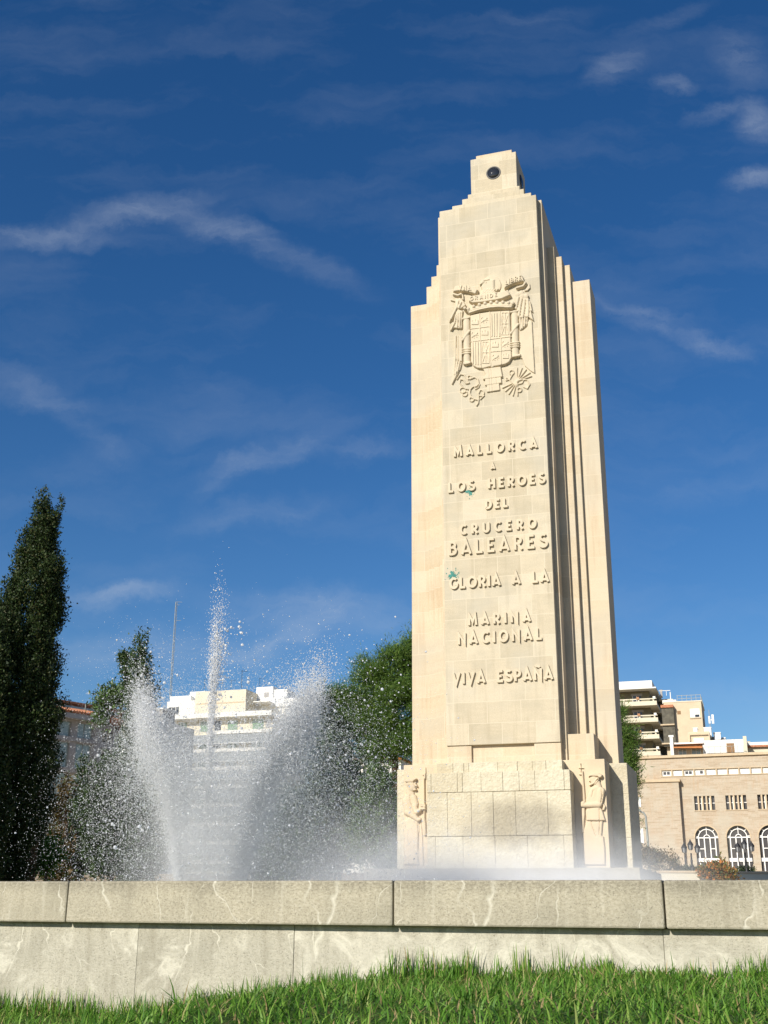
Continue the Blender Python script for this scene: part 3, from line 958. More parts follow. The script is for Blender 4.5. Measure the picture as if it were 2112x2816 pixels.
for q in (castle(572, 880, 58, 12), lion(725, 840, 62), lion(572, 1080, 62), castle(728, 1050, 58, 12), castle(895, 1235, 58, 8), lion(1062, 1225, 62), lion(905, 1440, 60), castle(1065, 1420, 54, 8)):
    pr += q
pr += chains(1000, 725, 1110, 1075) + chains(690, 1190, 798, 1530)
for x in (840, 880, 920, 960):
    pr.append(('poly', [(x - 14, 735 - (x - 840) * 0.09), (x + 10, 733 - (x - 840) * 0.09), (x + 14, 1110), (x - 10, 1112)], 0.130, 6))
for k, x in enumerate((540, 580, 620, 658)):
    pr.append(('poly', [(x - 14, 1190), (x + 10, 1188), (x + 14, 1565), (x - 10, 1560 - (30 if k == 0 else 0))], 0.130, 6))
for l in ([(645, 735), (655, 1172)], [(495, 985), (808, 945)], [(808, 705), (824, 1575)], [(495, 1190), (1150, 1106)], [(985, 1125), (992, 1545)], [(830, 1350), (1152, 1318)], [(666, 1170), (672, 1600)], [(975, 700), (982, 1120)]):
    pr.append(('line', l, 7, 0.02, 0.105))
relief('shield_charges', pr, COA, 0.0, coat, M['carved'])
crown = [('poly', [(430, 700), (520, 640), (680, 590), (830, 565), (960, 550), (1190, 545), (1215, 600), (1165, 662), (1120, 668), (960, 655), (800, 672), (640, 705), (515, 756), (470, 735)], 0.17, 20),
         ('line', [(485, 740), (640, 690), (800, 655), (960, 640), (1130, 652)], 10, 0.03, 0.165), ('line', [(470, 712), (640, 660), (800, 628), (960, 612), (1160, 622)], 8, 0.02, 0.165)]
for x, y in ((420, 668), (475, 680), (560, 640), (650, 612), (740, 590), (835, 578), (928, 572), (1025, 572), (1115, 582), (1185, 590)):
    crown.append(('cap', x, y, x, y, 30, 30, 0.075, 0.15))
relief('crown', crown, COA, 0.0, coat, M['carved'])
eagle = [('cap', 830, 265, 830, 265, 152, 152, 0.035, 0.03),
         ('poly', [(655, 300), (690, 225), (760, 185), (850, 172), (892, 178), (895, 320), (905, 410), (930, 540), (540, 560), (590, 470), (650, 410), (672, 350)], 0.12, 45),
         ('cap', 700, 230, 655, 280, 32, 9, 0.05, 0.10), ('line', [(690, 215), (760, 205), (800, 195)], 9, 0.03, 0.12), ('cap', 745, 240, 748, 242, 16, 16, 0.03, 0.11)]
for y0, x0 in ((340, 740), (380, 700), (420, 690), (460, 690)):
    for k in range(5):
        eagle.append(('line', [(x0 + 40 * k, y0), (x0 + 18 + 40 * k, y0 + 34), (x0 + 40 + 40 * k, y0)], 7, 0.018, 0.115))
relief('eagle_head', eagle, COA, 0.0, coat, M['carved'])


def wing(poly, feathers, h, r_):
    p = [('poly', poly, h, 16)]
    for f_ in feathers:
        p.append(('line', f_, r_, 0.03, h - 0.008))
        p.append(('groove', [(q[0] + r_ + 2, q[1]) for q in f_], 6, 0.05))
    return p


lw = wing([(255, 500), (330, 470), (385, 525), (430, 600), (360, 650), (300, 660), (255, 740), (200, 820), (150, 878), (165, 820), (215, 720), (250, 620), (245, 560)],
          [[(300, 540), (290, 610), (250, 690), (190, 810)], [(345, 560), (310, 640)]], 0.10, 18) + \
     wing([(260, 700), (300, 655), (380, 680), (365, 780), (365, 950), (350, 975), (240, 960), (160, 1005), (220, 930), (240, 800)],
          [[(262, 760), (240, 880), (190, 980)], [(295, 720), (280, 950)], [(325, 720), (322, 950)]], 0.08, 16) + \
     wing([(240, 1065), (375, 1105), (372, 1300), (362, 1500), (340, 1600), (300, 1680), (205, 1862), (185, 1845), (220, 1690), (238, 1400)],
          [[(258, 1090), (256, 1400), (236, 1700)], [(292, 1100), (290, 1450), (262, 1690)], [(325, 1108), (322, 1500), (290, 1650)], [(352, 1112), (350, 1480)]], 0.07, 15)
relief('eagle_wing', lw, COA, 0.0, coat, M['carved'])
rw = wing([(1195, 470), (1215, 395), (1300, 355), (1400, 430), (1465, 560), (1490, 680), (1506, 720), (1470, 690), (1512, 850), (1450, 810), (1415, 785), (1270, 810), (1215, 610)],
          [[(1260, 480), (1240, 560), (1225, 640)], [(1310, 500), (1290, 600), (1270, 760)], [(1360, 520), (1350, 640), (1330, 780)], [(1410, 520), (1420, 640), (1410, 770)]], 0.09, 22) + \
     wing([(1265, 815), (1420, 785), (1412, 880), (1390, 930), (1340, 975), (1290, 1005), (1275, 1000)],
          [[(1290, 820), (1300, 980)], [(1330, 815), (1325, 960)], [(1370, 805), (1360, 930)]], 0.075, 16) + \
     [('poly', [(1275, 1010), (1340, 985), (1400, 930), (1425, 810), (1480, 845), (1500, 1250), (1525, 1682), (1450, 1640), (1360, 1560), (1320, 1440), (1285, 1440)], 0.055, 10)] + \
     [('cap', x, y, x, y, 40, 40, 0.035, 0.075) for x, y in ((1250, 430), (1310, 400), (1330, 450), (1385, 450))]
relief('eagle_wing', rw, COA, 0.0, coat, M['carved'])
tail = [('poly', [(695, 1608), (980, 1572), (1012, 1742), (690, 1785), (735, 1700)], 0.085, 10), ('poly', [(725, 1775), (985, 1742), (995, 1838), (725, 1878)], 0.07, 9), ('poly', [(750, 1870), (955, 1838), (965, 1950), (755, 1982)], 0.055, 8)]
tail += [('groove', [(800, 1600), (805, 1970)], 6, 0.02), ('groove', [(830, 1600), (850, 1970)], 6, 0.02), ('groove', [(910, 1750), (920, 1850)], 6, 0.02)]
relief('eagle_tail', tail, COA, 0.0, coat, M['carved'])
rib = [('poly', [(215, 400), (250, 300), (350, 285), (520, 300), (625, 360), (585, 440), (540, 420), (430, 392), (320, 384)], 0.155, 16), ('line', [(225, 420), (300, 440), (350, 420)], 18, 0.05, 0.07),
       ('poly', [(350, 410), (385, 420), (395, 520), (360, 500)], 0.09, 10), ('line', [(185, 505), (250, 520)], 14, 0.04, 0.03)]
rib += [('poly', [(1035, 350), (1050, 240), (1130, 185), (1330, 125), (1375, 250), (1340, 230), (1200, 262), (1090, 315)], 0.155, 16), ('line', [(1375, 240), (1340, 290), (1240, 320)], 20, 0.06, 0.06),
        ('poly', [(1350, 365), (1440, 230), (1452, 315), (1410, 360)], 0.06, 10)]
rib += [('poly', [(470, 545), (490, 460), (620, 440), (900, 405), (1080, 370), (1150, 450), (1010, 512), (930, 530), (690, 570), (540, 580)], 0.16, 16), ('poly', [(1040, 380), (1095, 350), (1150, 445), (1100, 480)], 0.12, 10)]
relief('ribbon', rib, COA, 0.0, coat, M['carved'])


def rib_letters(mb, txt, pts, h, stroke):
    """small letters along a line of (x, y) picture points on the ribbons"""
    def uz(x, y):
        x, y = x / 1000, y / 1000
        den = COA[6] * x + COA[7] * y + 1
        return (COA[0] * x + COA[1] * y + COA[2]) / den, (COA[3] * x + COA[4] * y + COA[5]) / den
    for c, (x, y) in zip(txt, pts):
        u, z = uz(x, y)
        for st in GLYPH[c][1]:
            mb.ribbon([(u + (px - GLYPH[c][0] / 2) * h, z + pz * h) for px, pz in (st[1] if st[0] == 'c' else st)], stroke, -0.147 - 0.001 * random.random(), -0.11, st[0] == 'c')


RL = [MB(), MB(), MB()]
rib_letters(RL[0], "VNA", [(345, 372), (420, 372), (490, 385)], 0.125, 0.022)
rib_letters(RL[1], "GRANDE", [(525, 540), (600, 528), (680, 518), (760, 505), (840, 495), (915, 480)], 0.115, 0.022)
rib_letters(RL[2], "LIBRE", [(1085, 285), (1125, 262), (1170, 248), (1235, 228), (1300, 212)], 0.125, 0.022)
for mb in RL:
    mb.build('ribbon_lettering', M['carved'], coat)


def colm(x0, x1, yt, yb, base):
    w = x1 - x0
    p = [('cap', (x0 + x1) / 2, yt + 40, (x0 + x1) / 2 + 6, yb - 40, w / 2, w / 2, 0.10, 0.005), ('poly', [(x0 - 14, yt + 12), (x1 + 14, yt - 14), (x1 + 14, yt + 22), (x0 - 14, yt + 48)], 0.125, 10)]
    p += [('poly', base, 0.125, 8)]
    for k in range(3):
        y = yt + 0.70 * (yb - yt) + k * 34
        p.append(('line', [(x0 - 4, y + 8), (x1 + 14, y - 8)], 13, 0.05, 0.08))
    p.append(('line', [(x0, yt + 0.5 * (yb - yt)), (x1, yt + 0.3 * (yb - yt))], 20, 0.04, 0.085))
    return p


relief('pillar', colm(372, 486, 790, 1520, [(378, 1512), (500, 1490), (505, 1535), (420, 1556), (380, 1545)]), COA, 0.0, coat, M['carved'])
relief('pillar', colm(1140, 1262, 685, 1420, [(1160, 1402), (1300, 1372), (1308, 1415), (1160, 1442)]), COA, 0.0, coat, M['carved'])


def loop(cx, cy, r_, a0=0, a1=330, ry=None):
    return [(cx + r_ * math.cos(R(a)), cy + (ry or r_) * math.sin(R(a))) for a in np.linspace(a0, a1, 14)]


yoke = [('line', loop(475, 1740, 30), 10, 0.05), ('line', [(500, 1760), (560, 1735), (610, 1770), (625, 1840), (590, 1880), (530, 1890), (490, 1930), (480, 1990), (510, 2060), (570, 2090), (620, 2100), (615, 2150), (590, 2190)], 13, 0.055),
        ('line', [(275, 1770), (330, 1690), (390, 1700), (430, 1760), (470, 1830), (420, 1840), (380, 1780), (330, 1770), (320, 1830), (370, 1900), (450, 1930)], 12, 0.055),
        ('line', loop(370, 1945, 48, 30, 340, 42), 10, 0.05), ('line', loop(400, 2000, 40), 10, 0.05), ('line', loop(510, 2090, 36), 10, 0.05), ('line', loop(660, 1990, 48, 60, 380), 11, 0.05),
        ('line', [(625, 2090), (620, 2000), (640, 1960)], 10, 0.05), ('line', [(650, 2090), (710, 2030)], 10, 0.05), ('line', [(560, 1890), (570, 1930), (620, 1900), (640, 1850)], 10, 0.045)]
relief('yoke', yoke, COA, 0.0, coat, M['carved'])
arrows = [('cap', 1235, 1800, x, y, 9, 12, 0.05) for x, y in ((1235, 1590), (1312, 1590), (1380, 1615), (1440, 1665), (1465, 1720), (1005, 1905), (1050, 1960), (1105, 2005), (1170, 2030), (1245, 2030))]
arrows += [('cap', 1235, 1800, 1235, 1800, 30, 30, 0.06), ('line', loop(1150, 1660, 36), 10, 0.05), ('line', [(1165, 1690), (1120, 1770), (1060, 1790), (1060, 1740), (1100, 1760), (1150, 1820)], 10, 0.05),
           ('line', [(1250, 1850), (1320, 1830), (1340, 1780), (1400, 1780), (1440, 1850), (1400, 1920), (1340, 1890)], 11, 0.05), ('line', loop(1275, 1940, 34), 10, 0.05)]
relief('arrow_bundle', arrows, COA, 0.0, coat, M['carved'])

# ---- the two sailors carved on the pedestal
SR = [1.3735, -0.03845, 0.98876, 0.006, -1.27715, 3.11199, 0.01576, 0.01691]
SL = [1.3028, -0.03633, -2.53048, 0.00614, -1.21254, 3.22569, 0.01579, 0.01546]
sr = [('poly', [(668, 1040), (945, 1040), (925, 1290), (955, 1310), (978, 1500), (985, 1775), (622, 1775), (606, 1250), (655, 1100)], 0.055, 26),
      ('poly', [(672, 850), (890, 820), (940, 890), (990, 1055), (668, 1055), (655, 900)], 0.075, 22),
      ('poly', [(735, 500), (800, 470), (880, 470), (945, 530), (978, 620), (950, 720), (900, 830), (660, 860), (655, 700), (690, 600)], 0.085, 50),
      ('cap', 905, 575, 880, 765, 72, 56, 0.06, 0.05), ('cap', 880, 785, 640, 800, 56, 42, 0.06, 0.06), ('cap', 622, 770, 612, 805, 42, 34, 0.05, 0.07),
      ('cap', 845, 430, 850, 500, 52, 70, 0.05, 0.02), ('cap', 790, 370, 800, 415, 72, 62, 0.055, 0.03), ('cap', 735, 395, 718, 405, 16, 8, 0.03, 0.03), ('cap', 760, 455, 745, 470, 26, 20, 0.04, 0.03),
      ('poly', [(702, 345), (720, 300), (800, 272), (880, 278), (935, 305), (930, 345), (895, 365), (860, 340), (760, 335)], 0.11, 16), ('cap', 895, 330, 915, 320, 26, 22, 0.05, 0.06),
      ('line', [(870, 350), (830, 390), (800, 440), (730, 475)], 10, 0.02, 0.08), ('line', [(880, 370), (850, 410), (815, 455)], 8, 0.02, 0.07),
      ('poly', [(950, 760), (990, 820), (965, 885), (925, 880)], 0.06, 10)]
sr += [('groove', [(885, 860), (890, 1050), (880, 1280)], 8, 0.04), ('groove', [(750, 1060), (790, 1200), (830, 1300)], 9, 0.03), ('groove', [(668, 1055), (830, 1060), (985, 1052)], 7, 0.045), ('groove', [(920, 540), (935, 640), (915, 760)], 8, 0.03), ('groove', [(790, 560), (770, 660)], 10, 0.02)]
fr = relief('sailor_relief', sr, SR, -0.18, figp, M['figure'], 7.0, 'sailor in profile facing left, holding a rifle with bayonet')
fr = relief('rifle_relief', [('cap', 605, 255, 640, 740, 18, 22, 0.06), ('line', [(574, 110), (578, 250)], 6, 0.04), ('line', [(545, 190), (625, 195)], 6, 0.04), ('line', [(555, 295), (590, 295)], 9, 0.05),
    ('poly', [(592, 838), (650, 838), (652, 950), (640, 1060), (636, 1248), (585, 1248)], 0.075, 14)], SR, -0.18, figp, M['figure'], 6.0)
sl = [('poly', [(205, 1150), (300, 1080), (470, 1160), (480, 1350), (470, 1600), (480, 1950), (205, 1950)], 0.055, 40), ('poly', [(490, 1180), (510, 1400), (520, 1950), (560, 1950), (540, 1400), (510, 1160)], 0.03, 16),
      ('poly', [(200, 700), (260, 670), (380, 670), (430, 700), (470, 850), (440, 960), (500, 1050), (300, 1100), (205, 1040)], 0.07, 50),
      ('cap', 255, 790, 285, 980, 80, 70, 0.06, 0.03), ('cap', 285, 1000, 470, 1140, 66, 42, 0.065, 0.035), ('cap', 470, 1130, 500, 1130, 40, 30, 0.05, 0.05), ('cap', 400, 900, 430, 1010, 50, 46, 0.05, 0.04), ('cap', 430, 1010, 520, 950, 46, 34, 0.055, 0.05),
      ('cap', 300, 600, 320, 680, 58, 76, 0.05, 0.02), ('cap', 340, 500, 345, 560, 92, 80, 0.06, 0.03), ('cap', 430, 520, 450, 545, 18, 8, 0.035, 0.04), ('cap', 405, 600, 425, 600, 22, 16, 0.04, 0.05), ('cap', 300, 500, 300, 520, 20, 20, 0.02, 0.09),
      ('poly', [(222, 450), (270, 415), (380, 395), (445, 395), (440, 425), (410, 440), (390, 470), (260, 475)], 0.11, 14)]
for k in range(4):
    sl.append(('line', [(515, 868 + 27 * k), (600, 864 + 27 * k)], 13, 0.035, 0.085))
sl += [('groove', [(320, 700), (345, 860), (400, 1020), (470, 1060)], 9, 0.035), ('groove', [(455, 1180), (470, 1400), (462, 1700), (468, 1900)], 7, 0.03), ('groove', [(395, 460), (400, 500)], 8, 0.02)]
relief('sailor_relief', sl, SL, -0.18, figp, M['figure'], 8.0, 'sailor in profile facing right, both hands on a rifle')
relief('rifle_relief', [('cap', 568, 400, 575, 1180, 14, 18, 0.07), ('line', [(590, 190), (592, 300)], 7, 0.04), ('poly', [(540, 305), (597, 305), (597, 410), (560, 410), (560, 345), (540, 345)], 0.05, 8),
    ('poly', [(525, 1090), (580, 1090), (600, 1160), (606, 1420), (575, 1430), (520, 1250)], 0.06, 14)], SL, -0.18, figp, M['figure'], 7.0)
# ------------------------------------------------------------------ foliage
def leaf_cloud(centers, sig, n_per, size, aspect=0.6, up=0.0, jit=0.4, flat=1.0):
    """leaf-sized quads scattered round clump centres; up > 0 makes them stand like sprays"""
    C = np.repeat(centers, n_per, 0)
    sg = np.repeat(np.broadcast_to(np.asarray(sig, float).reshape(-1, 1) if np.ndim(sig) else np.full((len(centers), 1), sig), (len(centers), 1)), n_per, 0)
    P = C + rng.normal(0, 1, C.shape) * sg * np.array([1, 1, flat])
    n = len(P)
    d = (P - C) / (np.linalg.norm(P - C, axis=1, keepdims=True) + 1e-6)
    a = d + rng.normal(0, 0.7, (n, 3)) + np.array([0, 0, up])
    a /= np.linalg.norm(a, axis=1, keepdims=True)
    b = np.cross(a, rng.normal(0, 1, (n, 3)))
    b /= np.linalg.norm(b, axis=1, keepdims=True) + 1e-9
    s = size * (1 + jit * rng.normal(0, 1, n)).clip(0.4, 2.0)
    L, W = a * s[:, None], b * (s * aspect * 0.5)[:, None]
    V = np.stack([P - L * 0.4, P + W, P + L * 0.6, P - W], 1).reshape(-1, 3)
    Fc = np.arange(n * 4).reshape(n, 4)
    return V, Fc


def ball_pts(n, c, r, shell=0.5):
    d = rng.normal(0, 1, (n, 3))
    d /= np.linalg.norm(d, axis=1, keepdims=True)
    k = rng.uniform(0, 1, n) ** shell
    return np.asarray(c) + d * k[:, None] * np.asarray(r)


def plant(name, base, trunk, blobs, label, cat, leaf, mat_, density, n_per, sig, aspect=0.6, up=0.0, limbs=True, group=None, shell=0.45, trunk_name='trunk'):
    """base: ground point; trunk: (height, r0, r1); blobs: list of (centre Vector, (rx, ry, rz))"""
    root = empty(name, base, 0, label, cat, group)
    b = Vector(base)
    cs = []
    for c, r in blobs:
        vol = r[0] * r[1] * r[2]
        k = max(4, int(density * vol ** 0.72))
        cs.append(ball_pts(k, np.array(c) - np.array(b), r, shell))
    cs = np.concatenate(cs)
    V, Fc = leaf_cloud(cs, sig * rng.uniform(0.6, 1.35, len(cs)), n_per, leaf, aspect, up)
    np_mesh('crown', V, Fc, mat_, root)
    h, r0, r1 = trunk
    mb = MB()
    top = Vector((0, 0, h))
    mb.tube([(0, 0, -0.2), (0.03 * h * .3, 0, h * 0.35), (0, 0.02 * h, h * 0.7), tuple(top)], [r0, r0 * 0.85, (r0 + r1) / 2, r1], 9)
    if limbs:
        for c, r in blobs:
            e = Vector(c) - b
            st = Vector((0, 0, min(h * 0.95, max(h * 0.35, e.z - 0.6 * math.hypot(e.x, e.y) - 0.3 * r[2]))))
            m_ = (st + e) / 2 + Vector((0, 0, -0.08 * (e - st).length))
            mb.tube([tuple(st), tuple(m_), tuple(e)], [r1 * 0.9, r1 * 0.6, r1 * 0.25], 6)
    mb.build(trunk_name, M['bark'], root, smooth=True)
    return root


M['cypress'] = leaf_mat('cypress_leaf', (0.010, 0.024, 0.006), (0.040, 0.068, 0.015), 0.12, (0.07, 0.068, 0.024))
M['cypress2'] = leaf_mat('cypress_leaf_far', (0.02, 0.045, 0.012), (0.06, 0.10, 0.03), 0.2)
M['pine'] = leaf_mat('pine_needles', (0.035, 0.085, 0.013), (0.115, 0.205, 0.034), 0.28, (0.19, 0.26, 0.06))
M['shrub'] = leaf_mat('shrub_leaf', (0.018, 0.038, 0.012), (0.055, 0.095, 0.025), 0.25)
M['oleander'] = leaf_mat('oleander_leaf', (0.03, 0.065, 0.018), (0.10, 0.17, 0.045), 0.25)
M['bright'] = leaf_mat('bright_leaf', (0.03, 0.09, 0.012), (0.08, 0.19, 0.025), 0.35)
M['brownleaf'] = leaf_mat('browning_leaf', (0.05, 0.045, 0.015), (0.17, 0.11, 0.04), 0.3, (0.08, 0.12, 0.03))
M['flower'] = leaf_mat('orange_blossom', (0.10, 0.17, 0.04), (0.36, 0.20, 0.05), 0.4, (0.80, 0.26, 0.04))


def gz(p):
    q = WM.inverted() @ Vector((p[0], p[1], 0))
    return float(ground_z(q.x, q.y))


def base_at(px, Y):
    p = at(px, 2470, Y)
    return Vector((p.x, Y, gz((p.x, Y))))


def blob(px, py, rx, rz, Y, dY=None, dy=0.0):
    """blob given by its middle and half sizes in photograph pixels at distance Y"""
    k = Y / 3322.0
    return (at(px, py, Y) + Vector((0, dy, 0)), (rx * k, dY if dY else rx * k, rz * k))


# tall cypress at the left edge: a stack of flame-shaped sprays
def cypress(px_axis, Y, outline, label, mat_, leaf, per, sig, k_n, group=None, lean=True, dens=1.0):
    root = empty('cypress_tree', base_at(px_axis, Y), 0, label, 'tree', group)
    b = root.location
    pts = []
    rad = []
    for i in range(len(outline) - 1):
        y0, l0, r0 = outline[i]
        y1, l1, r1 = outline[i + 1]
        m = max(3, int(k_n * abs(y1 - y0) / 100 * (abs(r0 - l0) + abs(r1 - l1)) / 200))
        t = rng.uniform(0, 1, m)
        ly, ll, lr = y0 + (y1 - y0) * t, l0 + (l1 - l0) * t, r0 + (r1 - r0) * t
        for y, l, r in zip(ly, ll, lr):
            a = rng.uniform(0, 2 * math.pi)
            q = rng.uniform(0.35, 1.0) ** 0.5
            c = at((l + r) / 2, y, Y)
            R_ = (r - l) / 2 * Y / 3322 * (0.94 + 0.11 * math.sin(y * 0.045 + 2.1 * a) + rng.normal(0, 0.04))
            p0 = np.array((c.x + R_ * q * math.cos(a) - b.x, c.y + R_ * q * math.sin(a) - b.y, c.z - b.z))
            out_ = np.array((math.cos(a), math.sin(a), 0.0))
            L_ = rng.uniform(3.5, 6.5) * sig
            for j in range(4):          # a spray: it leaves the trunk and turns upward
                f_ = j / 3
                pts.append(tuple(p0 + out_ * L_ * (0.45 * f_ - 0.25) + np.array((0, 0, 1)) * L_ * (f_ * f_ * 1.3 - 0.3) + rng.normal(0, 0.25 * sig, 3)))
    C = np.array(pts)
    V, Fc = leaf_cloud(C, sig * rng.uniform(0.6, 1.2, len(C)), max(8, per // 3), leaf, 0.6, 0.7, 0.4, flat=1.45)
    np_mesh('crown', V, Fc, mat_, root)
    ht = at(px_axis, outline[0][0], Y).z - b.z
    tip = at((outline[0][1] + outline[0][2]) / 2, outline[0][0], Y)
    MB().tube([(0, 0, -0.2), (0, 0, ht * 0.3), ((tip.x - b.x) * 0.5, 0, ht * 0.65), (tip.x - b.x, 0, ht * 0.95)], [0.16, 0.13, 0.08, 0.02], 8).build('trunk', M['bark'], root, smooth=True)
    return root


cypress(70, 24, [(1392, 112, 148), (1412, 98, 162), (1460, 78, 156), (1530, 54, 160), (1590, 28, 172), (1650, 0, 186), (1700, -25, 172), (1760, -45, 168), (1850, -70, 168), (1950, -85, 172), (2060, -80, 160), (2180, -60, 150), (2280, -50, 130), (2380, -40, 100), (2450, -30, 85)],
        'tall dark green cypress at the left edge, taller than everything around it', M['cypress'], 0.044, 125, 0.055, 84)
cypress(-40, 23, [(1690, -28, 8), (1720, -60, 18), (1760, -90, 26), (1800, -110, 34), (1950, -130, 25), (2150, -130, 30), (2300, -110, 20), (2450, -90, 0)],
        'second dark cypress cut off by the left edge, lower than its neighbour', M['cypress'], 0.044, 110, 0.055, 60)
cypress(375, 46, [(1775, 388, 398), (1790, 378, 402), (1815, 366, 412), (1850, 362, 404), (1880, 356, 408), (1930, 348, 424), (2000, 342, 428), (2080, 334, 434), (2180, 310, 440), (2300, 305, 440), (2440, 320, 430)],
        'slim cypress with a ragged double tip behind the fountain spray', M['cypress2'], 0.085, 95, 0.12, 75)
c2 = empty('cypress_tree', base_at(345, 47), 0, 'small leaning cypress spire beside the ragged double tip', 'tree')
pts = np.array([at(338 + 22 * t + rng.normal(0, 5), 1770 + 110 * t + rng.normal(0, 6) + 25, 47) - c2.location for t in np.linspace(0, 1, 26)])
V, Fc = leaf_cloud(pts, 0.11, 80, 0.10, 0.55, 0.9)
np_mesh('crown', V, Fc, M['cypress2'], c2)
MB().tube([(0, 0, -0.2), (0.05, 0, 6.0), tuple(pts[2])], [0.12, 0.08, 0.02], 7).build('trunk', M['bark'], c2, smooth=True)

# a broad tree out of the picture on the left; its shade falls across the foot of the tall cypress
plant('broad_tree', Vector((-12.4, 17.4, -0.5)), (5.0, 0.25, 0.12), [(Vector((-12.4, 17.4, 4.6)), (2.6, 2.6, 2.4)), (Vector((-11.4, 18.6, 3.4)), (2.0, 2.0, 2.0)), (Vector((-13.6, 16.6, 3.2)), (2.2, 2.2, 2.0))],
      'broad dark tree left of the tall cypress, beyond the picture edge', 'tree', 0.16, M['shrub'], 75, 80, 0.24, 0.5, 0.2)

# stone pine behind the monument
Y = 48
plant('pine_tree', base_at(1085, Y), (7.6, 0.20, 0.10),
      [blob(1110, 1810, 70, 52, Y), blob(1165, 1790, 70, 60, Y), blob(1020, 1850, 55, 50, Y), blob(1090, 1900, 80, 60, Y), blob(985, 1925, 52, 45, Y), blob(930, 1915, 42, 34, Y), blob(1180, 1920, 90, 80, Y),
       blob(1040, 1990, 75, 58, Y), blob(960, 1985, 55, 45, Y), blob(1115, 2040, 75, 55, Y), blob(1030, 2062, 60, 40, Y), blob(1200, 2050, 80, 60, Y), blob(900, 1965, 40, 38, Y)],
      'broad green pine crown showing left of the monument shaft', 'tree', 0.15, M['pine'], 150, 110, 0.19, 0.13, 0.35)
Y = 44
plant('pine_tree', base_at(1735, Y), (6.2, 0.14, 0.07),
      [blob(1722, 2030, 34, 36, Y), blob(1700, 1960, 22, 40, Y), blob(1732, 2085, 24, 30, Y), blob(1738, 2140, 20, 34, Y), blob(1714, 2110, 36, 50, Y), blob(1732, 2200, 20, 28, Y), blob(1728, 2255, 20, 30, Y), blob(1700, 2150, 50, 60, Y), blob(1710, 2250, 40, 60, Y)],
      'narrow pine peeping out at the right side of the monument', 'tree', 0.13, M['pine'], 210, 100, 0.15, 0.14, 0.35)

# oleander and shrubs round the fountain
Y = 31
plant('oleander_bush', base_at(1040, Y), (1.6, 0.05, 0.03),
      [blob(1050, 2150, 36, 45, Y), blob(1030, 2230, 60, 60, Y), blob(1065, 2260, 45, 60, Y), blob(1010, 2310, 70, 60, Y), blob(1060, 2350, 50, 60, Y), blob(1080, 2190, 16, 40, Y)],
      'oleander with long narrow leaves close to the left of the pedestal', 'bush', 0.16, M['oleander'], 230, 45, 0.14, 0.20, 0.5)
for i, (px, bl, lab, mt, Y) in enumerate([
        (930, [(900, 2080, 60, 70), (950, 2150, 70, 80), (880, 2200, 70, 90), (950, 2280, 80, 80), (890, 2340, 90, 70)], 'dark shrub between the spray and the oleander', 'shrub', 35),
        (885, [(880, 1945, 40, 45), (905, 2010, 50, 60), (865, 2030, 40, 60), (930, 2060, 40, 50)], 'tall bushy tree half veiled by the right of the spray', 'shrub', 39),
        (770, [(740, 2290, 45, 60), (800, 2250, 55, 80), (770, 2360, 90, 70), (850, 2330, 60, 90), (720, 2380, 50, 50)], 'rounded dark shrub seen through the mist right of the jets', 'shrub', 33),
        (300, [(300, 2130, 36, 70), (270, 2230, 50, 80), (340, 2180, 50, 90), (300, 2330, 70, 80), (390, 2240, 50, 90), (380, 2350, 70, 70), (440, 2300, 45, 80), (445, 2200, 30, 60)], 'large dark shrub behind the left of the spray', 'shrub', 30),
        (205, [(228, 2110, 14, 50), (218, 2200, 24, 60), (205, 2290, 36, 60), (215, 2370, 46, 50)], 'narrow climbing shrub in front of the grey house', 'shrub', 32),
        (120, [(128, 2335, 34, 26), (100, 2350, 26, 22), (150, 2362, 24, 22), (120, 2380, 30, 16)], 'small bright green shrub at the foot of the tall cypress', 'bright', 26),
        (165, [(178, 2170, 18, 30), (160, 2225, 22, 35), (150, 2290, 22, 35), (168, 2330, 26, 30), (152, 2400, 40, 20)], 'browning shrub between the tall cypress and the grey house', 'brownleaf', 31),
        (330, [(290, 1925, 24, 18), (318, 1910, 26, 18), (282, 1960, 14, 28), (345, 1925, 20, 18)], 'roof terrace creeper over the white chimney wall', 'oleander', 92)]):
    bs = [blob(x, y, rx, rz, Y) for x, y, rx, rz in bl]
    bp = base_at(px, Y)
    if i == 7:
        bp = Vector((at(px, 1985, Y).x, Y, at(px, 1985, Y).z))
    k = Y / 30.0
    plant('shrub' if i not in (1, 7) else ('bushy_tree' if i == 1 else 'creeper'), bp, (max(0.3, (bs[0][0].z - bp.z) * 0.7), 0.06 * k, 0.03 * k), bs, lab, 'bush' if i != 1 else 'tree', 0.095 * k, M[mt], 260 / k ** 1.6, 60, 0.12 * k, 0.45, 0.3)
Y = 27
plant('flowering_bush', base_at(1965, Y), (0.7, 0.04, 0.02), [blob(1965, 2395, 46, 22, Y), blob(1935, 2402, 30, 16, Y), blob(1998, 2402, 28, 16, Y), blob(1970, 2380, 26, 14, Y)],
      'low round bush of orange flowers behind the right end of the coping', 'bush', 0.055, M['flower'], 420, 60, 0.055, 0.6, 0.4)
Y = 50
plant('low_shrub', base_at(1830, Y), (0.6, 0.05, 0.03), [blob(1790, 2365, 40, 30, Y), blob(1830, 2375, 36, 26, Y), blob(1760, 2350, 36, 26, Y), blob(1860, 2392, 22, 14, Y)],
      'low dark brownish shrub in the mist right of the pedestal', 'bush', 0.09, M['brownleaf'], 110, 55, 0.12, 0.4, 0.6)

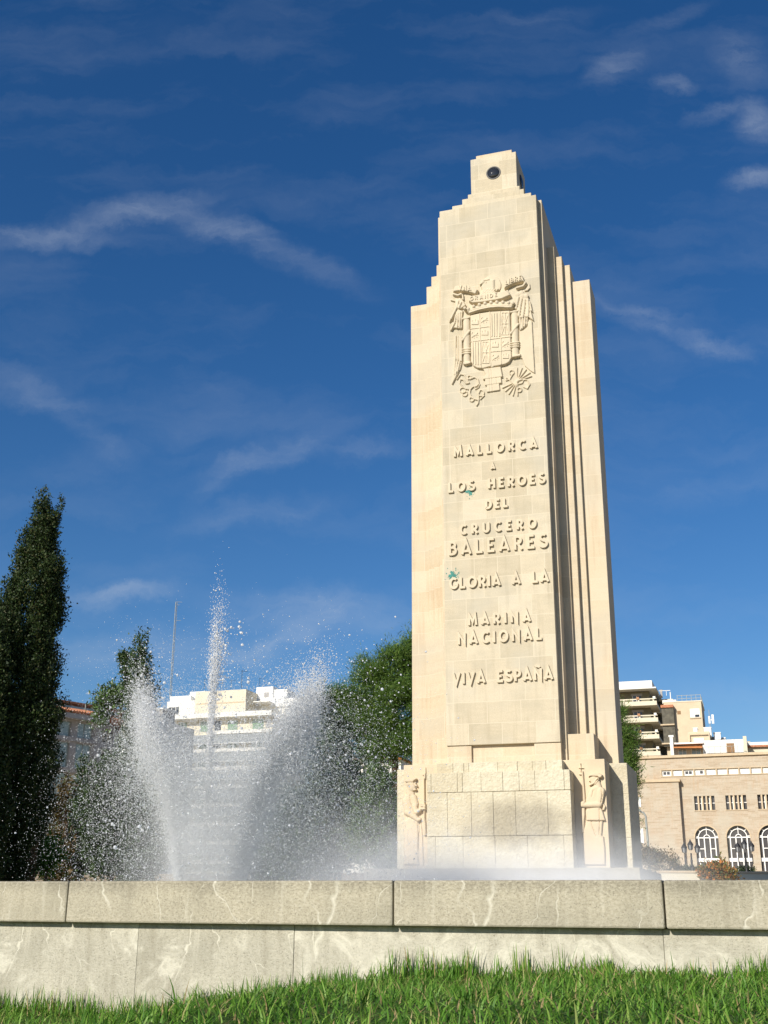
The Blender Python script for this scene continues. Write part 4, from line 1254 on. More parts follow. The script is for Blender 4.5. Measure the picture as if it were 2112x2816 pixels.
# ------------------------------------------------------------------ walls and hedges right of the monument
for (xa, xb, Y, ytop, th, nm, lab, mt, cat) in ((1815, 1925, 44, 2394, 0.4, 'garden_wall', 'low beige garden wall left of the orange flowering bush', 'cream', 'wall'),
                                          (2018, 2330, 42, 2396, 0.4, 'garden_wall', 'low beige garden wall right of the orange flowering bush', 'cream', 'wall')):
    a, b = at(xa, ytop, Y), at(xb, ytop, Y)
    r0 = empty(nm, (a.x, Y, gz((a.x, Y))), 0, lab, cat)
    hgt = a.z - gz((a.x, Y))
    MB().box(0, b.x - a.x, 0, th, -0.3, hgt - 0.08).build('wall', M[mt], r0, bevel=0.01)
    MB().box(-0.03, b.x - a.x + 0.03, -0.03, th + 0.03, hgt - 0.08, hgt).build('coping', M['stone_trim'], r0, bevel=0.01)
    if xa > 2000:
        MB().box(-0.35, -0.035, -0.06, th + 0.06, -0.3, hgt + 0.12).build('pier', M['stone_trim'], r0, bevel=0.01)
for (xa, xb, Y, y0, lab) in ((1860, 1925, 60, 2382, 'dark clipped hedge strip below the lamp posts'), (2035, 2078, 58, 2384, 'short clipped hedge at the right, on the garden wall')):
    a, b = at(xa, y0, Y), at(xb, y0, Y)
    g0 = gz((a.x, Y))
    L = b.x - a.x
    rt = empty('hedge', (a.x, Y, g0), 0, lab, 'hedge')
    n_ = int(L * 260)
    C = np.stack([rng.uniform(0, L, n_), rng.uniform(0, 0.5, n_), rng.uniform(0, a.z - g0, n_)], 1)
    V, Fc = leaf_cloud(C, 0.05, 14, 0.07, 0.6, 0.2)
    np_mesh('crown', V, Fc, M['shrub'], rt)
    for q_ in (.2, .8):
        MB().tube([(L * q_, .25, -0.2), (L * q_, .25, a.z - g0 - 0.1)], 0.04, 6).build('trunk', M['bark'], rt)

# ------------------------------------------------------------------ buildings
BANG = 0.345


def wall_holes(mb, w0, w1, z0, z1, holes, d0, d1):
    """wall slab with rectangular openings (w0, w1, z0, z1), cut into bands"""
    zs = sorted({z0, z1} | {h[2] for h in holes if z0 < h[2] < z1} | {h[3] for h in holes if z0 < h[3] < z1})
    for a, b in zip(zs[:-1], zs[1:]):
        zc = (a + b) / 2
        hs = sorted([(h[0], h[1]) for h in holes if h[2] < zc < h[3]])
        x = w0
        for h0, h1 in hs:
            if h0 > x: mb.box(x, h0, d0, d1, a, b)
            x = max(x, h1)
        if x < w1: mb.box(x, w1, d0, d1, a, b)
    return mb


def market():
    p0 = at(1766.8, 2165, 100)
    rt = empty('brick_market_hall', (p0.x, 100, 2.45), -BANG, 'long tan brick hall with arched windows and a strip of small white windows', 'building')
    zo = -2.45
    NS, NM = 14, 6
    strip = [(1.72 + .912 * i, 1.72 + .912 * i + .76, 10.50 + zo, 10.98 + zo) for i in range(NS)]
    mull = [(4.2 + 2.54 * k, 5.86 + 2.54 * k, 7.62 + zo, 8.78 + zo) for k in range(NM - 1)]
    arch = [(4.03 + 2.53 * k, 5.89 + 2.53 * k, 2.70 + zo, 6.34 + zo) for k in range(NM - 1)]
    mb = MB()
    wall_holes(mb, -6.0, 17.5, -0.6, 12.0 + zo, strip + mull + arch, 0.0, 0.35)
    for (a, b, z0, z1) in arch:          # spandrels that round the heads of the openings
        r_ = (b - a) / 2
        c = (a + b) / 2
        zs = z1 - r_
        L = [(a, zs)] + [(c - r_ * math.cos(t), zs + r_ * math.sin(t)) for t in np.linspace(0.12, math.pi / 2, 9)] + [(a, z1)]
        Rr = [(b, zs)] + [(c + r_ * math.cos(t), zs + r_ * math.sin(t)) for t in np.linspace(0.12, math.pi / 2, 9)] + [(b, z1)]
        mb.prism(L, 0.0, 0.35).prism(Rr, 0.0, 0.35)
    mb.box(-6.0, -5.7, 0.35, 14, -0.6, 12.0 + zo).box(17.2, 17.5, 0.35, 14, -0.6, 12.0 + zo).box(-6, 17.5, 14, 14.3, -0.6, 12.0 + zo)
    mb.build('wall', M['brick'], rt)
    MB().box(-5.8, 17.3, 0.3, 14.1, 11.9 + zo, 12.05 + zo).build('roof', M['grey_render'], rt)
    MB().box(-6.15, 17.65, -0.18, 14.45, 12.0 + zo, 12.22 + zo).build('cornice', M['stone_trim'], rt, bevel=0.02)
    MB().box(-6.0, 3.08, -0.55, 0.0, -0.6, 9.95 + zo).build('pilaster_block', M['brick'], rt)
    MB().box(-6.0, 3.22, -0.68, -0.004, 9.95 + zo, 10.17 + zo).build('pilaster_cap', M['stone_trim'], rt, bevel=0.02)
    s = MB()
    s.box(1.60, 14.6, -0.06, 0.1, 10.985 + zo, 11.05 + zo).box(1.60, 14.6, -0.06, 0.1, 10.43 + zo, 10.495 + zo)
    for i in range(NS + 1):
        x = 1.72 + .912 * i
        s.box(x - .115, x - .035, -0.05, 0.1, 10.495 + zo, 10.985 + zo)
    s.build('window_surround', M['stone_trim'], rt)
    for i, (a, b, z0, z1) in enumerate(strip):
        fr = MB().box(a, b, 0.10, 0.14, z0, z1).build('window', M['white'], rt)
        if i in (0, 2, 3):
            gm = MB()
            for k in ((0, 1) if i != 3 else (1,)):
                gm.box(a + 0.10 + 0.30 * k, a + 0.34 + 0.30 * k, 0.085, 0.098, z0 + 0.12, z1 - 0.12)
            gm.build('pane', M['hall_glass'], fr)
    for (a, b, z0, z1) in mull:
        st = MB()
        for k in range(4):
            x = a + (b - a) * (k + 1) / 5
            st.box(x - 0.065, x + 0.065, 0.02, 0.28, z0, z1)
        st.box(a - .05, b + .05, -0.05, 0.3, z0 - .07, z0)
        wn = st.build('window', M['stone_trim'], rt)
        MB().box(a, b, 0.29, 0.32, z0, z1).build('pane', M['hall_glass'], wn)
        f = MB()
        f.box(a, b, 0.25, 0.285, (z0 + z1) / 2 - 0.03, (z0 + z1) / 2 + 0.03)
        for k in (1, 3):
            x = a + (b - a) * (k + 0.75) / 5
            f.box(x - 0.04, x + 0.05, 0.24, 0.28, z0, z1)
        f.build('frame', M['white'], wn)
    for (a, b, z0, z1) in arch:
        r_ = (b - a) / 2
        c = (a + b) / 2
        zs = z1 - r_
        f = MB()
        f.box(a, b, 0.20, 0.28, zs - 0.04, zs + 0.05)
        f.box(a, b, 0.20, 0.28, 3.50 + zo, 3.78 + zo)
        for x in (a + 0.26, c - 0.22, c + 0.24, b - 0.27):
            f.box(x - 0.045, x + 0.045, 0.21, 0.27, z0, zs - 0.04)
        f.box(a + .30, c - .26, 0.215, 0.265, 4.50 + zo, 4.57 + zo).box(c + .28, b - .30, 0.215, 0.265, 4.50 + zo, 4.57 + zo)
        for rr in (0.24, 0.68):
            f.ribbon([(c + rr * math.cos(t), zs + rr * math.sin(t)) for t in np.linspace(0.05, math.pi - 0.05, 18)], 0.07, 0.21, 0.27)
        for t, q0 in ((math.pi / 2, .25), (R(45), .69), (R(135), .69), (R(8), .69), (R(172), .69)):
            f.ribbon([(c + q0 * math.cos(t), zs + q0 * math.sin(t)), (c + (r_ - .02) * math.cos(t), zs + (r_ - .02) * math.sin(t))], 0.06, 0.212, 0.268)
        wn = f.build('arched_window', M['white'], rt)
        MB().box(a, b, 0.30, 0.33, z0, z1).build('pane', M['hall_glass'], wn)
        MB().ribbon([(c + (r_ + .05) * math.cos(t), zs + (r_ + .05) * math.sin(t)) for t in np.linspace(0, math.pi, 20)], 0.10, -0.02, 0.1).build('arch_trim', M['stone_trim'], wn)
    for (w, z0, z1) in ((-0.15, 7.95, 8.75), (-0.10, 5.0, 6.2)):
        MB().box(w - .35, w, -0.60, -0.54, z0 + zo, z1 + zo).build('window', M['white'], rt)
    MB().box(-0.6, 0.05, -0.62, -0.5, 8.78 + zo, 8.86 + zo).build('lintel', M['stone_trim'], rt)


market()


def flats():
    p0 = at(1766.8, 2084, 190)
    zo = -2.5
    rt = empty('apartment_block', (p0.x, 190, 2.5), -TH, 'tall balconied apartment block right of the monument', 'building')
    MB().box(-12, 1.75, 0.9, 14, -0.5, 34.0 + zo).build('wall', M['olive'], rt)
    MB().box(1.75, 4.55, 7.0, 16, -0.5, 33.2 + zo).build('stair_wing', M['olive_dark'], rt)  # dark colour carries the shade cast by balconies and roof overhang
    MB().box(-12.4, 3.05, -1.4, 14.5, 34.1 + zo, 34.32 + zo).box(-12.2, 2.45, -1.2, 8, 34.32 + zo, 35.45 + zo).build('roof', M['white_render'], rt)
    MB().box(2.9, 5.2, 5.8, 12, 33.2 + zo, 33.4 + zo).build('roof', M['cream'], rt)
    for k in range(12):
        z = 31.3 + zo - 2.72 * k
        bl = MB()
        bl.box(-12.3, 3.04, -1.5, 0.9, z, z + 0.16).box(1.75, 3.04, 0.9, 5.0, z, z + 0.16).box(1.75, 4.5, 5.0, 7.0, z - .3, z - 0.14).box(1.75, 4.5, 5.0, 5.1, z - .14, z + 0.4)
        bl.box(-12.3, 3.04, -1.5, -1.38, z + .16, z + 0.70).box(2.92, 3.04, -1.38, 5.0, z + .16, z + 0.45)
        bo = bl.build('balcony', M['cream'], rt)
        rl = MB().box(-12.3, 3.0, -1.46, -1.40, z + 0.98, z + 1.16)
        for x in np.arange(-12, 3, 2.4):
            rl.box(x, x + 0.25, -1.46, -1.40, z + 0.70, z + 0.98)
        rl.build('railing', M['cream'], bo)
        for x in (-0.2, 2.45):
            MB().box(x, x + 0.42, -1.62, -1.30, z + 1.0, z + 1.42).build('planter', M['pot'] if x < 0 else M['white_render'], bo)
        wn = MB().box(-1.05, 0.35, 0.86, 0.92, z + 0.2, z + 2.15).build('window', M['glass'], rt)
        MB().box(-1.3, 0.6, 0.80, 0.89, z + 2.0, z + 2.4).build('shutter_box', M['grey_render'], wn)
        MB().box(-0.42, -0.34, 0.82, 0.858, z + 0.2, z + 2.0).box(-1.05, -0.97, 0.82, 0.858, z + .2, z + 2.0).build('frame', M['white'], wn)
        gl = MB().box(-6.0, -4.0, 0.86, 0.92, z + 0.2, z + 2.15).build('window', M['glass'], rt)
        MB().box(1.75, 1.82, 1.4, 2.9, z + .2, z + 2.1).build('window', M['glass'], rt)
    mb = MB()
    for x in (3.1, 4.4):
        mb.box(x, x + 0.06, 2.3, 2.36, 33.4 + zo, 34.3 + zo)
    mb.box(2.6, 5.1, 2.3, 2.36, 34.2 + zo, 34.28 + zo)
    mb.build('roof_railing', M['white'], rt)
    MB().box(3.3, 3.65, 4, 4.4, 33.4 + zo, 34.6 + zo).box(3.22, 3.73, 3.92, 4.48, 34.6 + zo, 34.72 + zo).build('chimney', M['grey_render'], rt)


flats()


def tower():
    p0 = at(1766.8, 2084, 170)
    zo = -2.5
    rt = empty('beige_apartment_tower', (p0.x, 170, 2.5), -TH, 'plain beige flank wall with one shuttered window beside the balconied block', 'building')
    MB().box(3.6, 8.95, 0, 9, -0.5, 28.45 + zo).build('wall', M['beige'], rt)
    MB().box(3.5, 9.05, -0.06, 9.1, 28.45 + zo, 28.62 + zo).build('roof_edge', M['cream'], rt)
    w = MB().box(7.28, 8.64, -0.05, 0.02, 26.15 + zo, 27.42 + zo).build('window', M['white'], rt)
    MB().box(7.95, 8.55, -0.07, -0.052, 26.2 + zo, 26.55 + zo).build('pane', M['glass'], w)
    MB().box(7.2, 8.75, -0.12, 0.02, 25.98 + zo, 26.12 + zo).build('sill', M['stone_trim'], w)
    MB().box(5.45, 5.95, -0.03, 0.02, 26.7 + zo, 27.2 + zo).build('window', M['brown_shutter'], rt)
    MB().box(8.952, 9.0, 3.5, 5.2, 25.2 + zo, 26.5 + zo).build('window', M['brown_shutter'], rt)
    rl = MB()
    for x in np.linspace(5.6, 8.95, 6):
        rl.box(x - .03, x + .03, -0.02, 0.04, 28.6 + zo, 29.5 + zo)
    for y in np.linspace(1.4, 9, 6):
        rl.box(8.92, 8.98, y - .03, y + .03, 28.6 + zo, 29.5 + zo)
    for z in (28.95, 29.4):
        rl.box(5.6, 8.98, -.01, .03, z + zo, z + .06 + zo).box(8.93, 8.97, 0, 9, z + zo, z + .06 + zo)
    rl.build('roof_railing', M['grey_metal'], rt)
    MB().box(3.4, 5.4, 0.5, 4, 28.45 + zo, 28.95 + zo).build('roof_box', M['white_render'], rt)
    MB().tube([(4.6, 1, 28.9 + zo), (4.6, 1, 30.2 + zo)], 0.07, 6).build('chimney_pipe', M['white'], rt)
    # the enclosed balcony stack between this wall and the balconied block
    b = MB()
    for k in range(6):
        z = 25.0 + zo - 2.72 * k
        b.box(3.0, 5.0, -1.2, 0.0, z, z + 0.2)
    b.build('balcony', M['stone_trim'], rt)
    MB().box(3.3, 5.0, -0.9, -0.002, 22 + zo, 27.6 + zo).build('glazed_bay', M['olive_dark'], rt)
    MB().box(3.2, 5.0, -1.1, -0.004, 27.6 + zo, 28.0 + zo).build('bay_roof', M['terracotta'], rt)


tower()


def rooftops():
    p0 = at(1766.8, 2084, 130)
    zo = -2.5
    rt = empty('rooftop_terrace_house', (p0.x, 130, 2.5), -TH, 'white penthouse storey with a brown shutter and orange awning behind the brick parapet', 'building')
    MB().box(6.62, 11.0, 0, 7, -0.5, 17.42 + zo).build('wall', M['white_render'], rt)
    MB().box(10.95, 11.32, -0.15, 7.2, -0.5, 17.72 + zo).build('end_wall', M['cream'], rt)
    MB().box(3.2, 6.6, 0.5, 6, -0.5, 17.0 + zo).build('terrace_room', M['cream'], rt)
    MB().box(3.1, 6.7, -0.3, 6.2, 17.08 + zo, 17.24 + zo).build('roof', M['white'], rt)
    aw = MB().add([(3.5, 0.49, 16.92 + zo), (6.6, 0.49, 16.92 + zo), (6.6, -0.9, 16.62 + zo), (3.5, -0.9, 16.72 + zo), (3.5, 0.49, 16.88 + zo), (6.6, 0.49, 16.88 + zo), (6.6, -0.9, 16.5 + zo), (3.5, -0.9, 16.6 + zo)],
                  [(0, 1, 2, 3), (4, 7, 6, 5), (3, 2, 6, 7), (0, 3, 7, 4), (1, 5, 6, 2)]).build('awning', M['awning'], rt)
    for a, b in ((4.0, 4.75), (5.4, 6.3)):
        wn = MB().box(a, b, 0.46, 0.498, 15.9 + zo, 16.55 + zo).build('window', M['pale_glass'], rt)
        MB().box(a - .06, a, .44, .498, 15.8 + zo, 16.6 + zo).box(b, b + .06, .44, .498, 15.8 + zo, 16.6 + zo).box((a + b) / 2 - .03, (a + b) / 2 + .03, .44, .458, 15.9 + zo, 16.55 + zo).build('frame', M['white'], wn)
    sh = MB().box(9.15, 9.95, -0.05, -0.002, 15.95 + zo, 17.02 + zo).build('shutter', M['brown_shutter'], rt)
    MB().box(9.53, 9.57, -0.07, -0.052, 15.95 + zo, 17.0 + zo).build('frame', M['pot'], sh)
    rl = MB()
    for x in np.linspace(6.7, 10.9, 8):
        rl.tube([(x, -1.0, 15.6 + zo), (x, -1.0, 16.6 + zo)], 0.02, 5)
    rl.box(6.66, 10.92, -1.02, -0.98, 16.56 + zo, 16.6 + zo)
    rl.build('terrace_railing', M['grey_metal'], rt)
    MB().box(3.15, 3.5, -0.6, -0.2, 15.6 + zo, 18.05 + zo).box(3.05, 3.6, -0.65, -0.15, 17.85 + zo, 18.05 + zo).build('chimney', M['white_render'], rt)
    t2 = empty('beige_rooftop_house', (p0.x, 138, 2.5), -TH, 'beige flat roofed house with white roof boxes above the white penthouse', 'building')
    k = 138 / 130
    hb = MB().box(6.75 * k, 9.08 * k, 0, 5, -0.5, 18.35 * k + zo)
    hb.build('wall', M['beige'], t2)
    MB().box(6.9 * k, 8.9 * k, -0.25, -0.003, 17.95 * k + zo, 18.05 * k + zo).box(6.9 * k, 7.0 * k, -0.25, -0.003, 17.3 * k + zo, 17.95 * k + zo).build('sun_hood', M['stone_trim'], t2)
    MB().box(7.35 * k, 8.45 * k, -0.08, -0.002, 17.2 * k + zo, 17.62 * k + zo).build('window', M['white'], t2)
    for a, b, z0, z1, d in ((7.35, 7.78, 18.35, 18.85, 1), (8.4, 9.2, 18.1, 19.12, 3), (9.4, 10.15, 17.9, 18.64, 4), (10.25, 10.6, 17.6, 18.3, 6)):
        MB().box(a * k, b * k, d, d + 1.5, z0 * k + zo, z1 * k + zo).box(a * k - .05, b * k + .05, d - .05, d + 1.55, z1 * k + zo, z1 * k + .08 + zo).build('roof_box', M['white'], t2)
    MB().add([(9.1 * k, 2, 17.3 * k + zo), (11.2 * k, 2, 17.2 * k + zo), (11.2 * k, 9, 17.2 * k + zo), (9.1 * k, 9, 17.3 * k + zo), (9.6 * k, 5, 18.25 * k + zo), (10.4 * k, 5, 18.1 * k + zo)],
             [(0, 1, 5, 4), (1, 2, 5), (2, 3, 4, 5), (3, 0, 4)]).build('roof', M['grey_render'], t2)
    MB().box(9.1 * k, 11.1 * k, 2.1, 9, -0.5, 17.25 * k + zo).build('annex_wall', M['cream'], t2)
    t3 = empty('low_rooftop_house', (p0.x, 134, 2.5), -TH, 'low white and pink parapet roof at the far right above the brick hall', 'building')
    k = 134 / 130
    MB().box(11.4 * k, 18 * k, 0.6, 8, -0.5, 16.55 * k + zo).build('wall', M['cream'], t3)
    MB().box(11.35 * k, 18.1 * k, 0.2, 8, 16.52 * k + zo, 16.72 * k + zo).build('eave', M['terracotta'], t3)
    MB().box(11.35 * k, 18.1 * k, 0.3, 8, 16.722 * k + zo, 17.05 * k + zo).build('parapet', M['white_render'], t3)
    MB().box(12.2 * k, 12.5 * k, 3, 3.5, 17.0 * k + zo, 17.5 * k + zo).build('chimney', M['stone_trim'], t3)
    # mast with panel antennas
    am = empty('antenna_mast', (at(1956, 2030, 140).x, 140, 17.9), 0, 'short mast with small panel antennas on the beige house', 'antenna')
    MB().tube([(0, 0, 0), (0, 0, 4.9)], [0.06, 0.03], 6).build('pole', M['grey_metal'], am)
    MB().box(0.25, 0.50, -0.1, 0.05, 3.2, 4.3).box(0.0, 0.3, -0.03, 0.03, 3.6, 3.7).build('panel_antenna', M['white'], am)
    MB().box(-0.15, 0.05, -0.1, 0.05, 3.2, 4.1).build('panel_antenna', M['white'], am)
    MB().box(0.06, 0.35, -0.2, 0.1, 1.2, 1.6).build('relay_box', M['grey_metal'], am)


rooftops()


def white_building():
    p0 = at(420, 2480, 170)
    zo = -2.5
    rt = empty('white_apartment_building', (-34.1, 170, 2.5), -TH, 'white terraced apartment building seen through the fountain spray', 'building')
    MB().box(1.0, 19.0, 0.6, 14, -0.5, 25.6 + zo).build('wall', M['cream'], rt)
    MB().box(0.6, 6.35, 3.0, 12, 25.9 + zo, 28.9 + zo).build('penthouse', M['white_render'], rt)
    MB().box(6.3, 14.5, 0.9, 11, 25.9 + zo, 29.75 + zo).build('penthouse_front', M['cream'], rt)
    MB().box(14.5, 21.7, 4.5, 12, 25.6 + zo, 28.72 + zo).build('penthouse_wing', M['white_render'], rt)
    MB().box(16.9, 21.8, 4.2, 12.2, 27.55 + zo, 28.76 + zo).build('wing_parapet', M['white'], rt)
    MB().box(0.5, 4.0, 4, 8, 28.9 + zo, 29.85 + zo).build('roof_box', M['white'], rt)
    MB().box(3.3, 5.8, 5, 8, 28.9 + zo, 30.6 + zo).build('roof_box', M['white'], rt)
    MB().box(14.3, 17.0, 5.0, 8.5, 28.7 + zo, 30.75 + zo).build('roof_box', M['white'], rt)
    MB().box(17.0, 19.2, 5.2, 8.5, 28.7 + zo, 30.3 + zo).build('roof_box', M['white'], rt)
    MB().box(15.6, 16.3, 4.9, 4.998, 29.2 + zo, 29.9 + zo).build('vent', M['grey_render'], rt)
    MB().box(15.2, 17.6, 2.0, 4.5, 28.0 + zo, 28.12 + zo).build('terrace_awning', M['white'], rt)
    gl = MB()
    for k in range(3):
        gl.box(0.9 + .62 * k, 1.4 + .62 * k, 2.95, 2.998, 26.3 + zo, 28.0 + zo)
    gl.build('window', M['glass'], rt)
    MB().box(6.5, 14.3, 0.86, 0.898, 27.85 + zo, 28.0 + zo).build('string_course', M['stone_trim'], rt)
    MB().box(0.4, 19.4, -0.9, 1.0, 25.55 + zo, 25.8 + zo).box(0.4, 19.4, -0.9, -0.75, 25.8 + zo, 26.25 + zo).build('terrace_slab', M['white_render'], rt)
    for k in range(8):
        z = 23.25 + zo - 2.55 * k
        bl = MB()
        bl.box(4.5 if k else 10.0, 19.2, -1.0, 0.6, z - .12, z + 0.10)
        bl.box(4.5 if k else 10.0, 19.2, -1.0, -0.88, z + 0.10, z + 0.35).build('balcony', M['white_render'], rt)
        if k:
            MB().box(4.6, 19.1, -0.88, -0.84, z + 1.12, z + 2.35).build('glazed_gallery', M['gallery_glass'], rt)
            rl = MB()
            for x in np.linspace(4.6, 19.1, 9):
                rl.box(x - .04, x + .04, -0.96, -0.9, z + 0.35, z + 1.05)
            rl.box(4.5, 19.2, -0.97, -0.9, z + 1.05, z + 1.12)
            rl.build('railing', M['white'], rt)
        for a, b in ((4.05, 5.35), (7.65, 8.95), (12.0, 13.5), (15.9, 17.6)):
            wn = MB().box(a, b, 0.52, 0.598, z + 0.55, z + 1.98).build('window', M['green_shutter'], rt)
            MB().box(a - .08, b + .08, 0.48, 0.6, z + 1.981, z + 2.1).build('lintel', M['white'], wn)
        MB().box(9.9, 10.9, 0.54, 0.598, z + 0.3, z + 2.0).build('window', M['glass'], rt)
        MB().box(17.9, 18.7, 0.54, 0.598, z + 0.7, z + 1.8).build('window', M['grey_render'], rt)
    # antennas standing on the roof
    am = empty('lattice_mast', (at(470, 1880, 174).x, 174, 30.2 - 0.6), 0, 'tall thin lattice antenna mast rising above the white building', 'antenna')
    H = at(489, 1655, 174).z - 29.6
    mb = MB()
    tri = [(0.16 * math.cos(a), 0.16 * math.sin(a)) for a in (0.3, 2.4, 4.5)]
    for x, y in tri:
        mb.tube([(x, y, 0), (x, y, H)], 0.035, 5)
    nz = 26
    for i in range(nz):
        z0, z1 = H * i / nz, H * (i + 1) / nz
        for j in range(3):
            a, b = tri[j], tri[(j + 1) % 3]
            mb.tube([(a[0], a[1], z0), (b[0], b[1], z1)], 0.022, 4)
    mb.build('lattice', M['grey_metal'], am)
    MB().tube([(0, 0, H), (0.9, 0, H - 0.05)], 0.03, 5).tube([(0, 0, H - 0.5), (0.6, 0, H - 0.5)], 0.03, 5).tube([(0, 0, H - 3.0), (0.9, 0, H - 3.0)], 0.03, 5).build('aerial', M['grey_metal'], am)
    ta = empty('television_aerial', (at(664, 1888, 176).x, 176, at(664, 1888, 176).z - .3), 0, 'television aerial standing on the highest roof box of the white building', 'antenna')
    MB().tube([(0, 0, 0), (0, 0, 2.9)], 0.035, 5).build('pole', M['black'], ta)
    ar = MB().tube([(-0.2, 0, 2.7), (0.9, 0, 2.7)], 0.025, 4)
    for k in range(5):
        ar.tube([(0.0 + .2 * k, -0.25, 2.7), (0.0 + .2 * k, 0.25, 2.7)], 0.015, 4)
    ar.build('aerial', M['black'], ta)
    for px, py, hpx, lab in ((562, 1890, 30, 'small aerial left of centre on the white building roof'), (714, 1882, 24, 'small aerial right of the roof boxes on the white building'), (635, 1890, 28, 'small aerial just left of the tallest one on the white building roof')):
        c = copy_tree(ta)
        c.location = (at(px, py, 176).x, 176, at(px, py, 176).z - .3)
        c.scale = (0.8, 0.8, hpx * 176 / 3322 / 2.9)
        c['label'] = lab
    for o in [o for o in col.objects if o.name.startswith('television_aerial')]:
        o['group'] = 'aerials on the white building roof'


white_building()


def house():
    k = 105 / 3322
    p0 = at(228, 2484, 105)
    zo = -2.6
    PH = R(51)
    rt = empty('grey_house', (p0.x, 105, 2.6), PH, 'grey rendered house with terracotta roof beside the tall cypress', 'building')
    Z = lambda y: (2484 - y) * k + zo
    floors = ((1998, 2040), (2056, 2124), (2140, 2212), (2226, 2300))
    holes = []
    for zt, zb in floors:
        holes += [(-2.2, -0.5, Z(zb), Z(zt)), (-5.0, -2.9, Z(zb), Z(zt)), (-7.6, -5.7, Z(zb), Z(zt))]
    MB_ = wall_holes(MB(), -9, 0, -0.5, Z(1992), holes, 0, 0.3)
    MB_.box(-9, -0.3, 0.55, 9, -0.5, Z(1992)).build('wall', M['grey_render'], rt)
    for (a, b, z0, z1) in holes:
        wn = MB().box(a, b, 0.22, 0.26, z0, z1).build('window', M['pale_glass'], rt)
        MB().box(a, a + .07, .17, .219, z0, z1).box(b - .07, b, .17, .219, z0, z1).box((a + b) / 2 - .03, (a + b) / 2 + .03, .17, .219, z0, z1).build('frame', M['grey_metal'], wn)
    for y in (2046, 2132, 2218):
        MB().box(-9, 0.05, -0.14, -0.002, Z(y + 6), Z(y - 6)).build('floor_band', M['grey_render'], rt)
    MB().box(-0.34, 0.06, -0.10, -0.003, Z(2300), Z(1992)).build('corner_post', M['grey_render'], rt)
    # second face, turned away from the first
    ca, sa = math.cos(R(26)), math.sin(R(26))

    def turned(mb):
        o = MB()
        o.add([(x * ca - y * sa, x * sa + y * ca, z) for x, y, z in mb.v], mb.f)
        return o
    sh = []
    for zt, zb in floors:
        for d in (0.9, 4.2, 7.5):
            sh.append((d, d + 2.4, Z(zb), Z(zt)))
    t0 = wall_holes(MB(), 0.08, 13, -0.5, Z(1992), sh, 0, 0.3)
    t0.box(0.3, 13, 0.55, 8, -0.5, Z(1992))
    turned(t0).build('side_wall', M['grey_render'], rt)
    for (a, b, z0, z1) in sh:
        wn = turned(MB().box(a, b, 0.22, 0.26, z0, z1)).build('window', M['glass'], rt)
        turned(MB().box((a + b) / 2 - .04, (a + b) / 2 + .04, 0.16, 0.2, z0, z1)).build('frame', M['grey_metal'], wn)
        turned(MB().box((a + b) / 2 - .85, (a + b) / 2 - .78, 0.16, 0.2, z0, z1)).build('frame', M['grey_metal'], wn)
    # eaves of half-round tiles
    for nm, a, b, fn in (('roof', -9, 0.9, None), ('roof', 0.5, 13.5, turned)):
        e = MB()
        dz = 0.0 if fn is None else -0.02
        e.add([(a, -0.9, Z(1974) + dz), (b, -0.9, Z(1974) + dz), (b, 2.2, Z(1950) + dz), (a, 2.2, Z(1950) + dz), (a, -0.9, Z(1977) + dz), (b, -0.9, Z(1977) + dz), (b, 2.2, Z(1977) + dz), (a, 2.2, Z(1977) + dz)],
              [(0, 1, 2, 3), (4, 7, 6, 5), (0, 4, 5, 1), (1, 5, 6, 2), (2, 6, 7, 3), (3, 7, 4, 0)])
        ro = (fn(e) if fn else e).build(nm, M['terracotta'], rt)
        t = MB()
        for x in np.arange(a + .15, b, 0.30):
            t.tube([(x, -0.98, Z(1973) + dz), (x, 2.2, Z(1949) + dz)], 0.11, 6)
        (fn(t) if fn else t).build('roof_tiles', M['terracotta'], ro)
    MB().box(-9, 0.6, -0.85, -0.004, Z(1992), Z(1978)).build('soffit', M['grey_render'], rt)
    # upper storey set back behind a glazed terrace
    MB().box(-9, 5.6, 4.2, 9, Z(1962), Z(1930)).build('upper_wall', M['terracotta'], rt)
    u = MB().add([(-9, 3.0, Z(1922)), (6.0, 3.0, Z(1922)), (6.0, 9.5, Z(1922)), (-9, 9.5, Z(1922)), (-9, 3.0, Z(1928)), (6.0, 3.0, Z(1928)), (6.0, 9.5, Z(1928)), (-9, 9.5, Z(1928)), (-9, 6.2, Z(1914)), (5.6, 6.2, Z(1914))],
                 [(0, 1, 9, 8), (1, 2, 9), (2, 3, 8, 9), (4, 7, 6, 5), (0, 4, 5, 1), (1, 5, 6, 2)])
    u.build('upper_roof', M['terracotta'], rt)
    MB().box(-9, 5.8, 2.5, 2.56, Z(1960), Z(1938)).build('terrace_glass', M['pale_glass'], rt)
    q = MB()
    for x in (-2.6, 0.2, 2.6, 5.0):
        q.box(x, x + .10, 2.4, 2.48, Z(1960), Z(1928))
    q.build('terrace_post', M['grey_metal'], rt)
    MB().box(4.4, 4.9, 4.6, 5.1, Z(1962), Z(1908)).build('chimney', M['cream'], rt, bevel=0.01)
    MB().lathe([(0.19, 0), (0.21, 0.1), (0.21, 0.42), (0.10, 0.44)], (4.65, 4.85, Z(1908)), 12).build('chimney_pot', M['grey_metal'], rt)
    d = MB()
    d.lathe([(0.02, 0.0), (0.22, 0.03), (0.34, 0.12)], seg=16)
    dd = d.build('satellite_dish', M['pot'], rt)
    dd.location = (6.6, 3.5, Z(1955))
    dd.rotation_euler = (R(75), 0, R(-80))
    MB().tube([(6.6, 3.6, Z(1962)), (6.6, 3.55, Z(1955))], 0.03, 5).build('dish_mount', M['grey_metal'], dd.parent)
    ta = empty('television_aerial', (at(253, 1945, 108).x, 108, at(253, 1945, 108).z), 0, 'thin television aerial beside the chimney of the grey house', 'antenna')
